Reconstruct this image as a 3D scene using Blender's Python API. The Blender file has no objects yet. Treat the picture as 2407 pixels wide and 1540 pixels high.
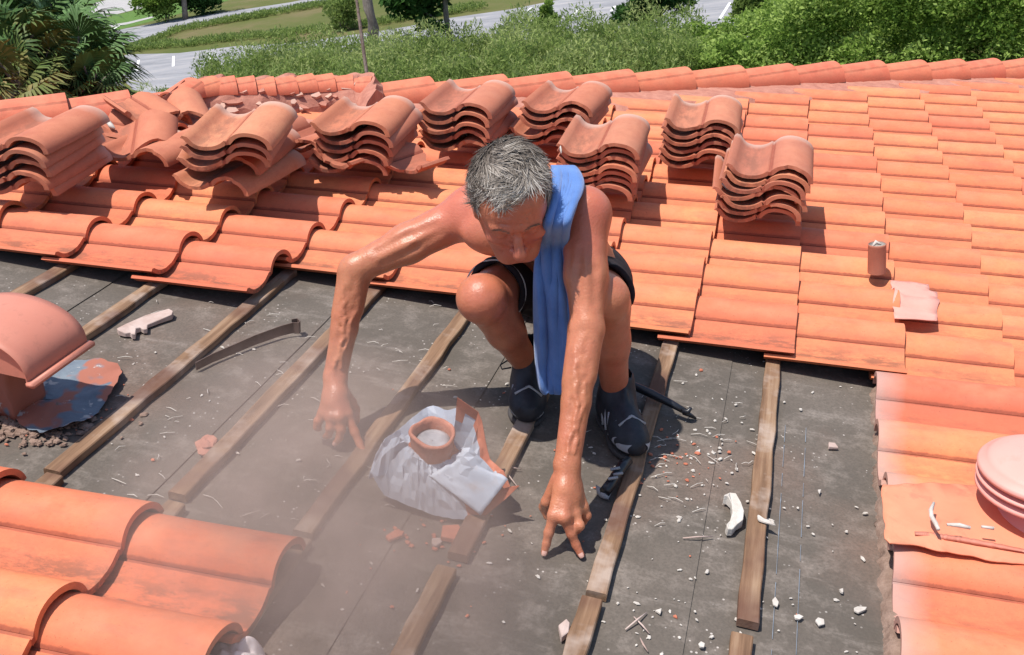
import bpy, bmesh, math, random
import numpy as np
from mathutils import Vector, Matrix, noise
random.seed(7)
rng = np.random.default_rng(11)
sc = bpy.context.scene
COL = sc.collection
R_ = math.radians

# ------------------------------------------------------------------ frame of the roof
TH = R_(12.0)                      # pitch of the tiled slope
UW = Vector((math.cos(TH), 0, -math.sin(TH)))   # down the slope
VW = Vector((0, 1, 0))                          # along the battens
NW = Vector((math.sin(TH), 0, math.cos(TH)))    # out of the roof
ROOFZ = 7.6                                     # height of roof origin over the ground
ORI = Vector((0, 0, ROOFZ))
RM = Matrix((( UW.x, VW.x, NW.x, 0), (UW.y, VW.y, NW.y, 0), (UW.z, VW.z, NW.z, ROOFZ), (0, 0, 0, 1)))
# camera axes expressed in the photo's camera frame (x right, y down, z forward)
CW, CH, CF = 2407.0, 1540.0, 2386.16
Uc = np.array([0.96173025, 0.18198493, -0.20483263])
Vc = np.array([0.26497271, -0.42743377, 0.86434358])
Nc = np.array([0.06974512, -0.88554043, -0.45929703])
SC = 1.42                                       # camera's distance to the roof plane

def P(px, py, h=0.0):
    """roof coordinates (u, v, h) of a measured point at height h over the deck"""
    r = np.array([px - CW/2, py - CH/2, CF]); t = -(SC - h)/(r @ Nc); p = r*t
    return Vector((p @ Uc, p @ Vc, h))
def Pv(px, py, v):
    r = np.array([px - CW/2, py - CH/2, CF]); t = v/(r @ Vc); p = r*t
    return Vector((p @ Uc, v, SC + p @ Nc))
def W(p):
    """roof coordinates to world"""
    return RM @ Vector(p)

# ------------------------------------------------------------------ camera
cam = bpy.data.cameras.new('camera'); camo = bpy.data.objects.new('camera', cam); COL.objects.link(camo)
cam.sensor_width = 36.0; cam.lens = 36.0*CF/CW; cam.clip_start = 0.05; cam.clip_end = 3000
B = Matrix(((Uc[0], Vc[0], Nc[0]), (Uc[1], Vc[1], Nc[1]), (Uc[2], Vc[2], Nc[2])))      # roof -> cam(photo)
Rr = Matrix(((UW.x, VW.x, NW.x), (UW.y, VW.y, NW.y), (UW.z, VW.z, NW.z)))              # roof -> world
c2w = Rr @ B.transposed()
xr, yd, zf = c2w.col[0], c2w.col[1], c2w.col[2]
m = Matrix((( xr[0], -yd[0], -zf[0], 0), (xr[1], -yd[1], -zf[1], 0), (xr[2], -yd[2], -zf[2], 0), (0, 0, 0, 1)))
camo.matrix_world = Matrix.Translation(W((0, 0, SC))) @ m
sc.camera = camo
CAMW = W((0, 0, SC))
def G(px, py, z=0.0):
    """world point on the level z seen at a measured point (used for the far ground)"""
    d = xr*(px - CW/2) + yd*(py - CH/2) + zf*CF
    t = (z - CAMW.z)/d.z
    return CAMW + d*t
def GD(px, py, dist):
    d = xr*(px - CW/2) + yd*(py - CH/2) + zf*CF
    return CAMW + d.normalized()*dist

# ------------------------------------------------------------------ light
sdir = (UW*0.37 + VW*0.26 - NW*1.0).normalized()        # direction the light travels
wd = bpy.data.worlds.new('World'); sc.world = wd; wd.use_nodes = True
nt = wd.node_tree; nt.nodes.clear()
sky = nt.nodes.new('ShaderNodeTexSky'); sky.sky_type = 'NISHITA'; sky.sun_disc = False
sky.sun_elevation = math.asin(-sdir.z); sky.sun_rotation = math.atan2(-sdir.x, -sdir.y)
bg = nt.nodes.new('ShaderNodeBackground'); bg.inputs[1].default_value = 0.13
wo = nt.nodes.new('ShaderNodeOutputWorld')
nt.links.new(sky.outputs[0], bg.inputs[0]); nt.links.new(bg.outputs[0], wo.inputs[0])
sl = bpy.data.lights.new('sun', 'SUN'); sl.energy = 4.6; sl.angle = R_(0.6); sl.color = (1.0, 0.95, 0.88)
so = bpy.data.objects.new('sun', sl); COL.objects.link(so)
so.rotation_euler = (-sdir).to_track_quat('Z', 'Y').to_euler()
sc.view_settings.view_transform = 'Standard'; sc.view_settings.look = 'None'
sc.view_settings.exposure = 0.36; sc.view_settings.gamma = 1.0; sc.view_settings.use_curve_mapping = False

# ------------------------------------------------------------------ helpers
def tag(o, label=None, cat=None, group=None, kind=None):
    if label: o['label'] = label
    if cat: o['category'] = cat
    if group: o['group'] = group
    if kind: o['kind'] = kind
    return o
def link(name, me, mats=None, parent=None, mw=None):
    o = bpy.data.objects.new(name, me); COL.objects.link(o)
    if mats is not None:
        for x in (mats if isinstance(mats, (list, tuple)) else [mats]): me.materials.append(x)
    mw = mw if mw is not None else Matrix.Identity(4)
    if parent is not None: o.parent = parent; o.matrix_basis = WM[parent].inverted() @ mw
    else: o.matrix_basis = mw
    WM[o] = mw.copy()
    return o
WM = {}
def empty(name, loc):
    o = bpy.data.objects.new(name, None); COL.objects.link(o); o.empty_display_size = .1
    WM[o] = loc.copy() if isinstance(loc, Matrix) else Matrix.Translation(loc)
    o.matrix_basis = WM[o]
    return o
def frame(p, ang=0.0, tilt=0.0, roll=0.0):
    """matrix of something lying on the roof at roof coords p: x = u axis turned by ang about N"""
    return RM @ Matrix.Translation(p) @ Matrix.Rotation(ang, 4, 'Z') @ Matrix.Rotation(tilt, 4, 'Y') @ Matrix.Rotation(roll, 4, 'X')
def npmesh(name, v, f, smooth=True, mi=None):
    v = np.asarray(v, dtype=np.float32); f = np.asarray(f, dtype=np.int32)
    me = bpy.data.meshes.new(name); k = f.shape[1]
    me.vertices.add(len(v)); me.vertices.foreach_set('co', v.ravel())
    me.loops.add(f.size); me.loops.foreach_set('vertex_index', f.ravel())
    me.polygons.add(len(f)); me.polygons.foreach_set('loop_start', np.arange(0, f.size, k, dtype=np.int32))
    me.polygons.foreach_set('loop_total', np.full(len(f), k, dtype=np.int32))
    if mi is not None: me.polygons.foreach_set('material_index', np.asarray(mi, dtype=np.int32))
    me.update(calc_edges=True); me.validate()
    me.polygons.foreach_set('use_smooth', np.full(len(me.polygons), smooth, dtype=bool))
    return me
def pm(name, v, f, smooth=False):
    me = bpy.data.meshes.new(name); me.from_pydata([tuple(x) for x in v], [], [tuple(x) for x in f]); me.update()
    if smooth:
        for p in me.polygons: p.use_smooth = True
    return me
def bm_done(name, bm, smooth=False, bevel=0.0, seg=2):
    if bevel > 0:
        bmesh.ops.bevel(bm, geom=bm.edges[:], offset=bevel, segments=seg, affect='EDGES', clamp_overlap=True)
    bmesh.ops.recalc_face_normals(bm, faces=bm.faces[:])
    me = bpy.data.meshes.new(name); bm.to_mesh(me); bm.free()
    for p in me.polygons: p.use_smooth = smooth
    return me
def lathe(prof, n=40, close=False):
    """prof: (r, z) list -> verts, faces round z"""
    v = []; f = []
    for r, z in prof:
        for i in range(n):
            a = 2*math.pi*i/n; v.append((r*math.cos(a), r*math.sin(a), z))
    for j in range(len(prof) - 1):
        for i in range(n):
            i2 = (i+1) % n; f.append((j*n+i, j*n+i2, (j+1)*n+i2, (j+1)*n+i))
    return v, f
def tube(pts, rad, n=8, cap=True):
    pts = [Vector(p) for p in pts]; v = []; f = []
    if not isinstance(rad, (list, tuple)): rad = [rad]*len(pts)
    up = Vector((0.13, 0.21, 0.97))
    for i, p in enumerate(pts):
        t = (pts[min(i+1, len(pts)-1)] - pts[max(i-1, 0)]).normalized()
        a = t.cross(up)
        if a.length < 1e-3: a = t.cross(Vector((1, 0, 0)))
        a.normalize(); b = t.cross(a)
        for k in range(n):
            an = 2*math.pi*k/n; v.append(p + (a*math.cos(an) + b*math.sin(an))*rad[i])
    for i in range(len(pts)-1):
        for k in range(n):
            k2 = (k+1) % n; f.append((i*n+k, i*n+k2, (i+1)*n+k2, (i+1)*n+k))
    if cap:
        f.append(tuple(range(n))[::-1]); f.append(tuple(range((len(pts)-1)*n, len(pts)*n)))
    return v, f
def join(parts):
    V, F = [], []
    for v, f in parts:
        o = len(V); V += list(v); F += [tuple(i+o for i in q) for q in f]
    return V, F

# ------------------------------------------------------------------ node materials
class NM:
    def __init__(s, name, rough=0.8, spec=0.3):
        s.m = bpy.data.materials.new(name); s.m.use_nodes = True; s.t = s.m.node_tree; s.t.nodes.clear()
        s.b = s.t.nodes.new('ShaderNodeBsdfPrincipled'); s.o = s.t.nodes.new('ShaderNodeOutputMaterial')
        s.t.links.new(s.b.outputs[0], s.o.inputs[0]); s.b.inputs['Roughness'].default_value = rough
        s.b.inputs['Specular IOR Level'].default_value = spec
        s.tc = s.t.nodes.new('ShaderNodeTexCoord'); s.co = s.tc.outputs['Object']
    def n(s, typ, **kw):
        x = s.t.nodes.new(typ)
        for k, v in kw.items(): setattr(x, k, v)
        return x
    def l(s, a, b): s.t.links.new(a, b)
    def map(s, scale=(1, 1, 1), co=None, loc=None):
        x = s.n('ShaderNodeMapping'); s.l(co or s.co, x.inputs[0]); x.inputs['Scale'].default_value = scale
        if loc is not None:
            if hasattr(loc, 'links') or hasattr(loc, 'is_linked'): s.l(loc, x.inputs['Location'])
            else: x.inputs['Location'].default_value = loc
        return x.outputs[0]
    def noise(s, scale, detail=4, rough=.6, co=None, dist=0.0):
        x = s.n('ShaderNodeTexNoise'); x.inputs['Scale'].default_value = scale; x.inputs['Detail'].default_value = detail
        x.inputs['Roughness'].default_value = rough; x.inputs['Distortion'].default_value = dist
        s.l(co or s.co, x.inputs['Vector']); return x.outputs[0]
    def ramp(s, fac, stops, interp='LINEAR'):
        x = s.n('ShaderNodeValToRGB'); x.color_ramp.interpolation = interp
        e = x.color_ramp.elements
        while len(e) < len(stops): e.new(0.5)
        for q, (p, c) in zip(e, stops):
            q.position = p; q.color = (c, c, c, 1) if not isinstance(c, (tuple, list)) else (*c[:3], 1)
        s.l(fac, x.inputs[0]); return x.outputs[0]
    def mix(s, fac, a, b, mode='MIX'):
        x = s.n('ShaderNodeMix', data_type='RGBA', blend_type=mode)
        for v, i in ((fac, 0), (a, 6), (b, 7)):
            if isinstance(v, (int, float)): x.inputs[i].default_value = v
            elif isinstance(v, (tuple, list)): x.inputs[i].default_value = (*v[:3], 1)
            else: s.l(v, x.inputs[i])
        return x.outputs[2]
    def math(s, op, a, b=0.0, c=None, clamp=False):
        x = s.n('ShaderNodeMath', operation=op, use_clamp=clamp)
        for i, v in enumerate((a, b, c)):
            if v is None: continue
            if isinstance(v, (int, float)): x.inputs[i].default_value = v
            else: s.l(v, x.inputs[i])
        return x.outputs[0]
    def sep(s, co=None):
        x = s.n('ShaderNodeSeparateXYZ'); s.l(co or s.co, x.inputs[0]); return x.outputs
    def col(s, c):
        if isinstance(c, (tuple, list)): s.b.inputs['Base Color'].default_value = (*c[:3], 1)
        else: s.l(c, s.b.inputs['Base Color'])
    def rough(s, c): s.l(c, s.b.inputs['Roughness'])
    def bump(s, h, strength=.3, dist=.01):
        x = s.n('ShaderNodeBump'); x.inputs['Strength'].default_value = strength; x.inputs['Distance'].default_value = dist
        s.l(h, x.inputs['Height']); s.l(x.outputs[0], s.b.inputs['Normal'])
    def rnd(s): return s.n('ShaderNodeObjectInfo').outputs['Random']

def per_object(M, sc_):
    """object coordinates shifted per object, so that copies differ"""
    oi = M.n('ShaderNodeObjectInfo'); mu = M.n('ShaderNodeVectorMath', operation='SCALE')
    cx = M.n('ShaderNodeCombineXYZ'); M.l(oi.outputs['Random'], cx.inputs[0]); M.l(oi.outputs['Random'], cx.inputs[1])
    M.l(cx.outputs[0], mu.inputs[0]); mu.inputs['Scale'].default_value = 40.0
    ad = M.n('ShaderNodeVectorMath', operation='ADD'); M.l(M.co, ad.inputs[0]); M.l(mu.outputs[0], ad.inputs[1])
    return ad.outputs[0]

def tile_mat(name, cols, dirt=1.0, pale=0.0, palex=0.05, palec=(.50, .36, .30)):
    M = NM(name, .72, .25); co = per_object(M, 1)
    c = M.ramp(M.rnd(), [(i/(len(cols)-1), x) for i, x in enumerate(cols)])
    big = M.noise(7, 3, .5, co); c = M.mix(M.ramp(big, [(.3, 0), (.7, .6)]), c, cols[-1]); wz = M.noise(1.0, 4, .7, M.map((5, 17, 17), co)); c = M.mix(M.ramp(wz, [(.48, 0), (.70, .55)]), c, (.38, .12, .075))
    fine = M.noise(70, 5, .7, co); c = M.mix(M.ramp(fine, [(.3, .22), (.6, 0)]), c, (.32, .10, .05))
    xyz = M.sep()
    # soot and lichen caught in the trough and along the lip, patchy
    st = M.noise(1.0, 5, .75, M.map((10, 26, 26), co))
    tr = M.ramp(xyz[1], [(0, 1), (.5, 1), (.501, 0), (1, 0)]) if False else None
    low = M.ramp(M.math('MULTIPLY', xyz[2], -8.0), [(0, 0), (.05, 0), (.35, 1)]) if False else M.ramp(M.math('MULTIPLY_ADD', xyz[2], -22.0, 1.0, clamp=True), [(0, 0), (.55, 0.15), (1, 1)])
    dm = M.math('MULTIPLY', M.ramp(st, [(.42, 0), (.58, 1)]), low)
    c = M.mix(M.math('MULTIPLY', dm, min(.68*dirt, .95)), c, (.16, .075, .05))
    gy = M.math('ADD', xyz[1], M.math('MULTIPLY', M.noise(60, 2, .5, co), .004)); groove_shade = M.ramp(M.math('MULTIPLY_ADD', gy, 10.0, 1.5), [(.815, 0), (.835, 1), (.935, 1), (.955, 0)])  # band along the groove, its shade painted into the clay colour
    c = M.mix(M.math('MULTIPLY', groove_shade, M.ramp(M.noise(22, 4, .7, co), [(.3, .55), (.7, .9)])), c, (.27, .070, .042))
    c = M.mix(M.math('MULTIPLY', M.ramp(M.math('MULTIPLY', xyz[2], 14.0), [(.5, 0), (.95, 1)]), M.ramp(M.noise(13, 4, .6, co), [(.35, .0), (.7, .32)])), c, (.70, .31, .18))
    sp = M.noise(230, 2, .5, co); c = M.mix(M.math('MULTIPLY', M.ramp(sp, [(.68, 0), (.74, 1)]), .5), c, (.12, .05, .03))
    if pale > 0:
        hx = M.math('ADD', xyz[0], M.math('MULTIPLY', M.noise(9, 3, .6, co), .06))
        c = M.mix(M.math('MULTIPLY', M.ramp(hx, [(palex, 1), (palex+.06, 0)]), pale), c, palec)
    M.col(c); M.bump(M.math('ADD', M.math('MULTIPLY', fine, .5), M.math('MULTIPLY', sp, .3)), .35, .003)
    return M.m
TERRA = [(.52, .122, .066), (.63, .180, .080), (.69, .228, .096), (.72, .270, .115), (.57, .140, .072), (.66, .200, .086), (.70, .245, .104), (.60, .160, .085)]
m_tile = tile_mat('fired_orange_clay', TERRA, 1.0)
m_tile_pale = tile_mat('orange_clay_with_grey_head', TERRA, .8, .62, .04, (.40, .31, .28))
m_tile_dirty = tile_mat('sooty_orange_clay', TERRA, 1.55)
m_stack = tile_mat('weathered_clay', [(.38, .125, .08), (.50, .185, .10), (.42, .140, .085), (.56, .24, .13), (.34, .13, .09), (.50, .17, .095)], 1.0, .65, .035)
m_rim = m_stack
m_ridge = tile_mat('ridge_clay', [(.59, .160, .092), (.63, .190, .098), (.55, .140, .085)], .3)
# ------------------------------------------------------------------ the roof tile (S profile)
EU, EV, TL, TT = 0.3145, 0.2555, 0.395, 0.0135
def prof(lip=.024, pw=1.0, bz=.061):
    """across the tile: y from far (+, barrel) to near (-, lip); crest at y = 0"""
    pts = []
    for i in range(15):
        a = math.pi*(0.03 + 0.80*i/14); cx = math.cos(a); pts.append(((.078 if cx > 0 else .060)*cx, bz*math.sin(a)**pw))
    e = pts[-1][1]
    pts += [(-.0550, e-.0060), (-.0565, e-.0100), (-.0665, e-.0135), (-.0685, e-.0095), (-.078, e*.52), (-.092, e*.27), (-.108, e*.09), (-.122, .001), (-.136, -.001), (-.150, .000)]
    pts += [(-0.166, .10*lip), (-0.180, .34*lip), (-0.191, .66*lip), (-0.199, .93*lip), (-0.2055, 1.0*lip), (-0.2075, .86*lip)]
    return pts
def tile_mesh(name, L=TL, seg=7, lip=.024, th=TT, pw=1.0, bz=.061, wob=0.0, cut=None):
    pf = prof(lip, pw, bz); n = len(pf); v = []; f = []
    top = []; 
    nrm = []
    for i in range(n):
        a = Vector(pf[max(i-1, 0)]); b = Vector(pf[min(i+1, n-1)]); t = (b-a).normalized(); nn = Vector((t.y, -t.x))
        if nn.y < 0 and i < n-2: nn = -nn
        nrm.append(nn)
    for side in (0, 1):
        for j in range(seg+1):
            x = L*j/seg
            for i in range(n):
                y, z = pf[i]; q = nrm[i]*(th/2*(1 if side == 0 else -1))
                ww = 1.0 + 0.012*(j/seg)
                dz = wob*noise.noise(Vector((x*5, y*6, 3.1)))
                xx = x
                if cut: xx = cut(x, y, j/seg)
                v.append((xx, (y+q.x)*ww, z+q.y+dz))
    m_ = (seg+1)*n
    for j in range(seg):
        for i in range(n-1):
            a = j*n+i
            f.append((a, a+n, a+n+1, a+1)); b = a+m_; f.append((b, b+1, b+n+1, b+n))
    for i in range(n-1):
        f.append((i, i+1, m_+i+1, m_+i)); a = seg*n+i; f.append((a, m_+a, m_+a+1, a+1))
    for j in range(seg):
        a = j*n; f.append((a, m_+a, m_+a+n, a+n)); a = j*n+n-1; f.append((a, a+n, m_+a+n, m_+a))
    me = pm(name, v, f)
    bm = bmesh.new(); bm.from_mesh(me); bmesh.ops.recalc_face_normals(bm, faces=bm.faces[:]); bm.to_mesh(me); bm.free()
    for p in me.polygons: p.use_smooth = True
    try: me.set_sharp_from_angle(angle=R_(40))
    except Exception: pass
    return me
ME_T = tile_mesh('s_tile', wob=.002)
# hanging lugs under the head of a tile
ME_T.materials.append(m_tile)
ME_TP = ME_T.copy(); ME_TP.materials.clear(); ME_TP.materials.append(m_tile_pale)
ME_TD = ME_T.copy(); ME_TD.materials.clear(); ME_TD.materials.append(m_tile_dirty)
ZS = .74
def flat_(me, k=None):
    for v in me.vertices: v.co.z *= (k or ZS)
    return me
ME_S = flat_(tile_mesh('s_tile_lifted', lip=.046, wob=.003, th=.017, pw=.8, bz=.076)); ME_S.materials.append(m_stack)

NOSE = {-8: -2.70, -7: -2.385, -6: -2.055, -5: -1.722, -4: -1.396, -3: -1.062, -2: -.745, -1: -.425, 0: -.107, 1: .201, 2: .510, 3: .816, 4: 1.12, 5: 1.425, 6: 1.73, 7: 2.035, 8: 2.34}
def rowv(k): return 2.925 + EV*k
PITCH = math.asin(.026/EU)
def hip_v(u):
    xs = [-3.6, -3.115, -2.761, -1.905, -.77, .424, 1.537, 2.6]; ys = [3.08, 3.521, 3.835, 4.573, 5.551, 6.52, 7.335, 8.05]
    return float(np.interp(u, xs, ys))
used = {'n': 0}
_pf = sorted(prof())
def tile_top(u, v):
    best = -1
    for k in range(-12, 22):
        y = v - rowv(k)
        if -.207 <= y <= .078:
            c = min((n_ for n_ in NOSE.values() if n_ >= u), default=u)
            best = max(best, float(np.interp(y, [p[0] for p in _pf], [p[1] for p in _pf])) + .054 - (c-u)*math.tan(PITCH))
    return max(best, 0)
def lay(c, k, label, group, me=None, du=0, dv=0, dh=0, yaw=0, L=TL):
    """tile of course c (its nose at NOSE[c]) in row k"""
    u = NOSE[c] + random.uniform(-.005, .005) + du; v = rowv(k) + random.uniform(-.004, .004) + dv - (.034 if c >= 3 and k < 0 else 0)
    hn = .047 + dh + random.uniform(-.002, .003)
    o = bpy.data.objects.new('roof_tile', me or ME_T); COL.objects.link(o)
    M = RM @ Matrix.Translation((u, v, hn)) @ Matrix.Rotation(random.uniform(-.008, .008)+yaw, 4, 'Z') @ Matrix.Rotation(-PITCH + random.uniform(-.004, .004), 4, 'Y') @ Matrix.Rotation(random.uniform(-.012, .012), 4, 'X') @ Matrix.Translation((-TL, 0, 0))
    o.matrix_world = M; tag(o, label, 'roof tile', group); used['n'] += 1
    return o
ORD0 = ['first', 'second', 'third', 'fourth', 'fifth', 'sixth', 'seventh', 'eighth', 'ninth', 'tenth', 'eleventh', 'twelfth', 'thirteenth', 'fourteenth', 'fifteenth', 'sixteenth', 'seventeenth', 'eighteenth', 'nineteenth', 'twentieth', 'last']
od = lambda i: ORD0[max(0, min(int(i), 20))]
# lowest row present in each course along the opening (by course of the nose)
LOW = {-8: 0, -7: 0, -6: 0, -5: 0-0, -4: -1, -3: 0, -2: 0, -1: 0, 0: 0, 1: 0, 2: -0}
LOW = {-8: -1, -7: -1, -6: -1, -5: -1, -4: -1, -3: 0, -2: 0, -1: 0, 0: 0, 1: 0, 2: 0}
for c in range(-8, 9):
    for k in range(-9, 20):
        u, v = NOSE[c], rowv(k)
        if v > hip_v(u - TL*.35) - .32: continue          # beyond the hip
        if c >= 3:
            if k >= 0:
                lay(c, k, 'orange clay tile, %s row above the opening, %s column right of the opening' % (od(k), od(c-3)), 'tiles of the right roof field')
            elif c == 3:
                if k <= -5: lay(c, k, 'orange clay tile with greyish left end, %s from the top along the felt\'s right border' % od(-k-1), 'tiles bordering the opening on the right', ME_TP)
                elif k in (-1, -2): lay(c, k, 'orange clay tile with greyish left end, %s from the top along the felt\'s right border' % od(-k-1), 'tiles bordering the opening on the right', ME_TP)
                elif k in (-3, -4): lay(c, k, 'orange clay tile with greyish left end, %s from the top along the felt\'s right border' % od(-k-1), 'tiles bordering the opening on the right', ME_TP)
            else:
                lay(c, k, 'orange clay tile near the pink vent, %s row below the opening corner, %s column right' % (od(-k-1), od(c-3)), 'tiles near the pink vent')
        else:
            if k > LOW[c]: lay(c, k, 'orange clay tile, %s row above the opening, %s column from the left edge' % (od(k-LOW[c]), od(c+8)), 'tiles between opening and hip')
            elif k == LOW[c]:
                nm = {-8: 'far left edge tile, mostly outside the picture', -7: 'edge tile at the far left over the dark gap of the opening', -6: 'second edge tile from the left overhanging the opening', -5: 'third edge tile from the left overhanging the opening', -4: 'fourth edge tile from the left, its nose furthest over the opening', -3: 'edge tile behind the raised left elbow', -2: 'edge tile above the lit bare knee', -1: 'edge tile half hidden behind the man\'s torso', 0: 'edge tile just right of the man\'s bare thigh', 1: 'edge tile with a long lip, second from the opening\'s right corner', 2: 'edge tile with a long lip at the opening\'s right corner'}[c]
                lay(c, k, 'orange clay ' + nm, 'edge tiles along the opening', ME_TD)
# the corner that is still tiled at the lower left
LL = {-3: -6, -4: -6, -5: -5, -6: -5, -7: -5}
LL = {-2: -6, -3: -6, -4: -6, -5: -6, -6: -6}
low_lab = {(-2, -6): 'big orange tile with a sooty trough at the lower left, nearest the felt', (-3, -6): 'orange tile left of the sooty troughed tile, half in hood shadow', (-4, -6): 'orange tile nose poking in at the left edge below the hood'}
for c, kt in LL.items():
    for k in range(kt, kt-4, -1):
        if c == -3 and k < -7: pass
        lay(c, k, low_lab.get((c, k), 'orange tile in the lower left corner, %s row, %s column from its felt side' % (od(-k-6+(1 if k == -5 else 0)), od(-2-c))), 'tiles left at the lower left corner', ME_TD)
print('tiles laid', used['n'])

# ------------------------------------------------------------------ battens
M = NM('old_batten_wood', .85, .2)
g = M.noise(1, 6, .65, M.map((40, 2.2, 40), per_object(M, 1)))
c = M.ramp(g, [(.25, (.09, .050, .030)), (.5, (.22, .13, .078)), (.75, (.36, .25, .165))])
pt = M.noise(7, 4, .6, per_object(M, 1)); c = M.mix(M.ramp(pt, [(.50, 0), (.66, .75)]), c, (.40, .32, .27))
pt2 = M.noise(4, 3, .5, per_object(M, 1)); c = M.mix(M.ramp(pt2, [(.50, 0), (.62, .75)]), c, (.105, .048, .035))
M.col(c); M.bump(g, .5, .004); m_batt = M.m
def board(name, p0, p1, w, t, mat, h0=0.001, wob=.003, n=14, parent=None):
    """a sawn board from p0 to p1 (roof u, v) lying on the felt"""
    p0 = Vector((p0[0], p0[1])); p1 = Vector((p1[0], p1[1])); d = p1-p0; L = d.length; ang = math.atan2(d.y, d.x) - math.pi/2
    v = []; f = []
    for i in range(n+1):
        y = L*i/n; s = random.uniform(-wob, wob); s2 = random.uniform(-wob, wob)
        if i in (0, n): s = s2 = 0
        e = .0025
        for x, z in ((-w/2+s, 0), (-w/2+s, t-e), (-w/2+s+e, t), (w/2+s2-e, t), (w/2+s2, t-e), (w/2+s2, 0)): v.append((x, y, z))
    for i in range(n):
        for k in range(6):
            k2 = (k+1) % 6; f.append((i*6+k, i*6+k2, (i+1)*6+k2, (i+1)*6+k))
    f.append((0, 1, 2, 3, 4, 5)); b = n*6; f.append((b+5, b+4, b+3, b+2, b+1, b))
    bm = bmesh.new(); me = pm(name, v, f); bm.from_mesh(me); bmesh.ops.recalc_face_normals(bm, faces=bm.faces[:]); bm.to_mesh(me); bm.free()
    o = link(name, me, mat, parent, RM @ Matrix.Translation((p0.x, p0.y, h0)) @ Matrix.Rotation(ang, 4, 'Z'))
    return o
BT = [((-2.055, 1.5), (-2.055, 2.75), 'weathered batten at the far left edge behind the pink hood'),
      ((-1.735, 1.2), (-1.735, 2.75), 'batten running from the pink hood up to the tile edge'),
      ((-1.40, 1.556), (-1.405, 2.75), 'long bent batten ending above the lower left tiles'),
      ((-1.385, .75), (-1.385, 1.546), 'pale short batten beside the lower left tiles'),
      ((-1.10, 1.578), (-1.10, 2.85), 'long batten passing the red mortar lump'),
      ((-1.09, .75), (-1.085, 1.552), 'short batten stub above the two lower left tiles'),
      ((-.788, 1.554), (-.787, 2.85), 'batten passing left of the crumpled metal flashing'),
      ((-.78, .75), (-.78, 1.537), 'short batten stub under the nose of the lower left tile'),
      ((-.457, 1.60), (-.452, 2.9), 'batten between the flashing and the man\'s shoes'),
      ((-.466, .75), (-.466, 1.555), 'batten at the bottom middle of the picture'),
      ((-.158, 1.585), (-.156, 2.9), 'batten beside the two outstretched fingers'),
      ((-.172, .75), (-.163, 1.567), 'broken split batten at the bottom edge right of the middle'),
      ((.144, 1.607), (.145, 2.9), 'stained long batten nearest the right field'),
      ((.135, .75), (.135, 1.567), 'clean stub of batten at the bottom right of the felt')]
for i, (a, b, lb) in enumerate(BT):
    tag(board('wooden_batten', a, b, .043, .020, m_batt), lb, 'batten', 'battens nailed across the felt')

# ------------------------------------------------------------------ house: deck, felt, walls, back slope
house = empty('house', W((0, 3, -.2)))
tag(house, 'house under the orange tiled hip roof with its dark felt laid bare', 'house')
M = NM('dusty_roofing_felt', .9, .2)
co = M.co
a = M.noise(2.2, 6, .62, co); b = M.noise(11, 6, .7, co); fine = M.noise(160, 3, .6, co)
c = M.mix(M.ramp(a, [(.3, 0), (.7, 1)]), (.088, .076, .064), (.152, .127, .107))
c = M.mix(M.ramp(b, [(.5, 0), (.75, .55)]), c, (.33, .28, .245))
st = M.noise(1, 5, .7, M.map((3.0, 13, 8))); c = M.mix(M.ramp(st, [(.56, 0), (.72, .5)]), c, (.30, .26, .23))
sm = M.noise(1.6, 4, .5, M.map((1, 1, 1), loc=(3, 7, 0))); c = M.mix(M.ramp(sm, [(.55, 0), (.8, .55)]), c, (.24, .135, .10))
c = M.mix(M.ramp(fine, [(.35, .45), (.6, 0)]), c, (.075, .065, .055))
vo = M.n('ShaderNodeTexVoronoi'); vo.inputs['Scale'].default_value = 55; M.l(co, vo.inputs['Vector'])
spk = M.math('MULTIPLY', M.ramp(vo.outputs['Distance'], [(.10, 1), (.17, 0)]), M.ramp(M.noise(5, 3, .6, co), [(.52, 0), (.62, 1)]))
c = M.mix(M.math('MULTIPLY', spk, .75), c, (.55, .50, .46))
M.col(c); M.bump(M.math('ADD', M.math('MULTIPLY', fine, .25), b), .5, .004); m_felt = M.m
def grid(u0, u1, v0, v1, nu, nv, zf_):
    us = np.linspace(u0, u1, nu+1); vs = np.linspace(v0, v1, nv+1)
    v = [(u, w_, zf_(u, w_)) for u in us for w_ in vs]; f = []
    for i in range(nu):
        for j in range(nv):
            a_ = i*(nv+1)+j; f.append((a_, a_+nv+1, a_+nv+2, a_+1))
    return v, f
def wr(u, v):
    n1 = noise.noise(Vector((u*1.1, v*4.2, 1.7))); n2 = noise.noise(Vector((u*3.0, v*11, 5.1)))
    k = .5 + .5*min(max((u-.1)/.3, 0), 1)
    return k*(.0042*n1 + .0016*n2)
laps = [-3.4, -1.93, -1.215, -.655, -.02, .62]
for i in range(len(laps)-1):
    ov = 0.0
    vv, ff = grid(laps[i]-.0, laps[i+1]+.05, .55, 3.1, 60, 150, lambda u, v, i=i: wr(u, v) - .0045 + .0035*max(0, min(1, (u-laps[i])/(laps[i+1]+.05-laps[i]))))
    link('felt_strip', pm('felt_strip', vv, ff, True), m_felt, house, RM)
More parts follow.
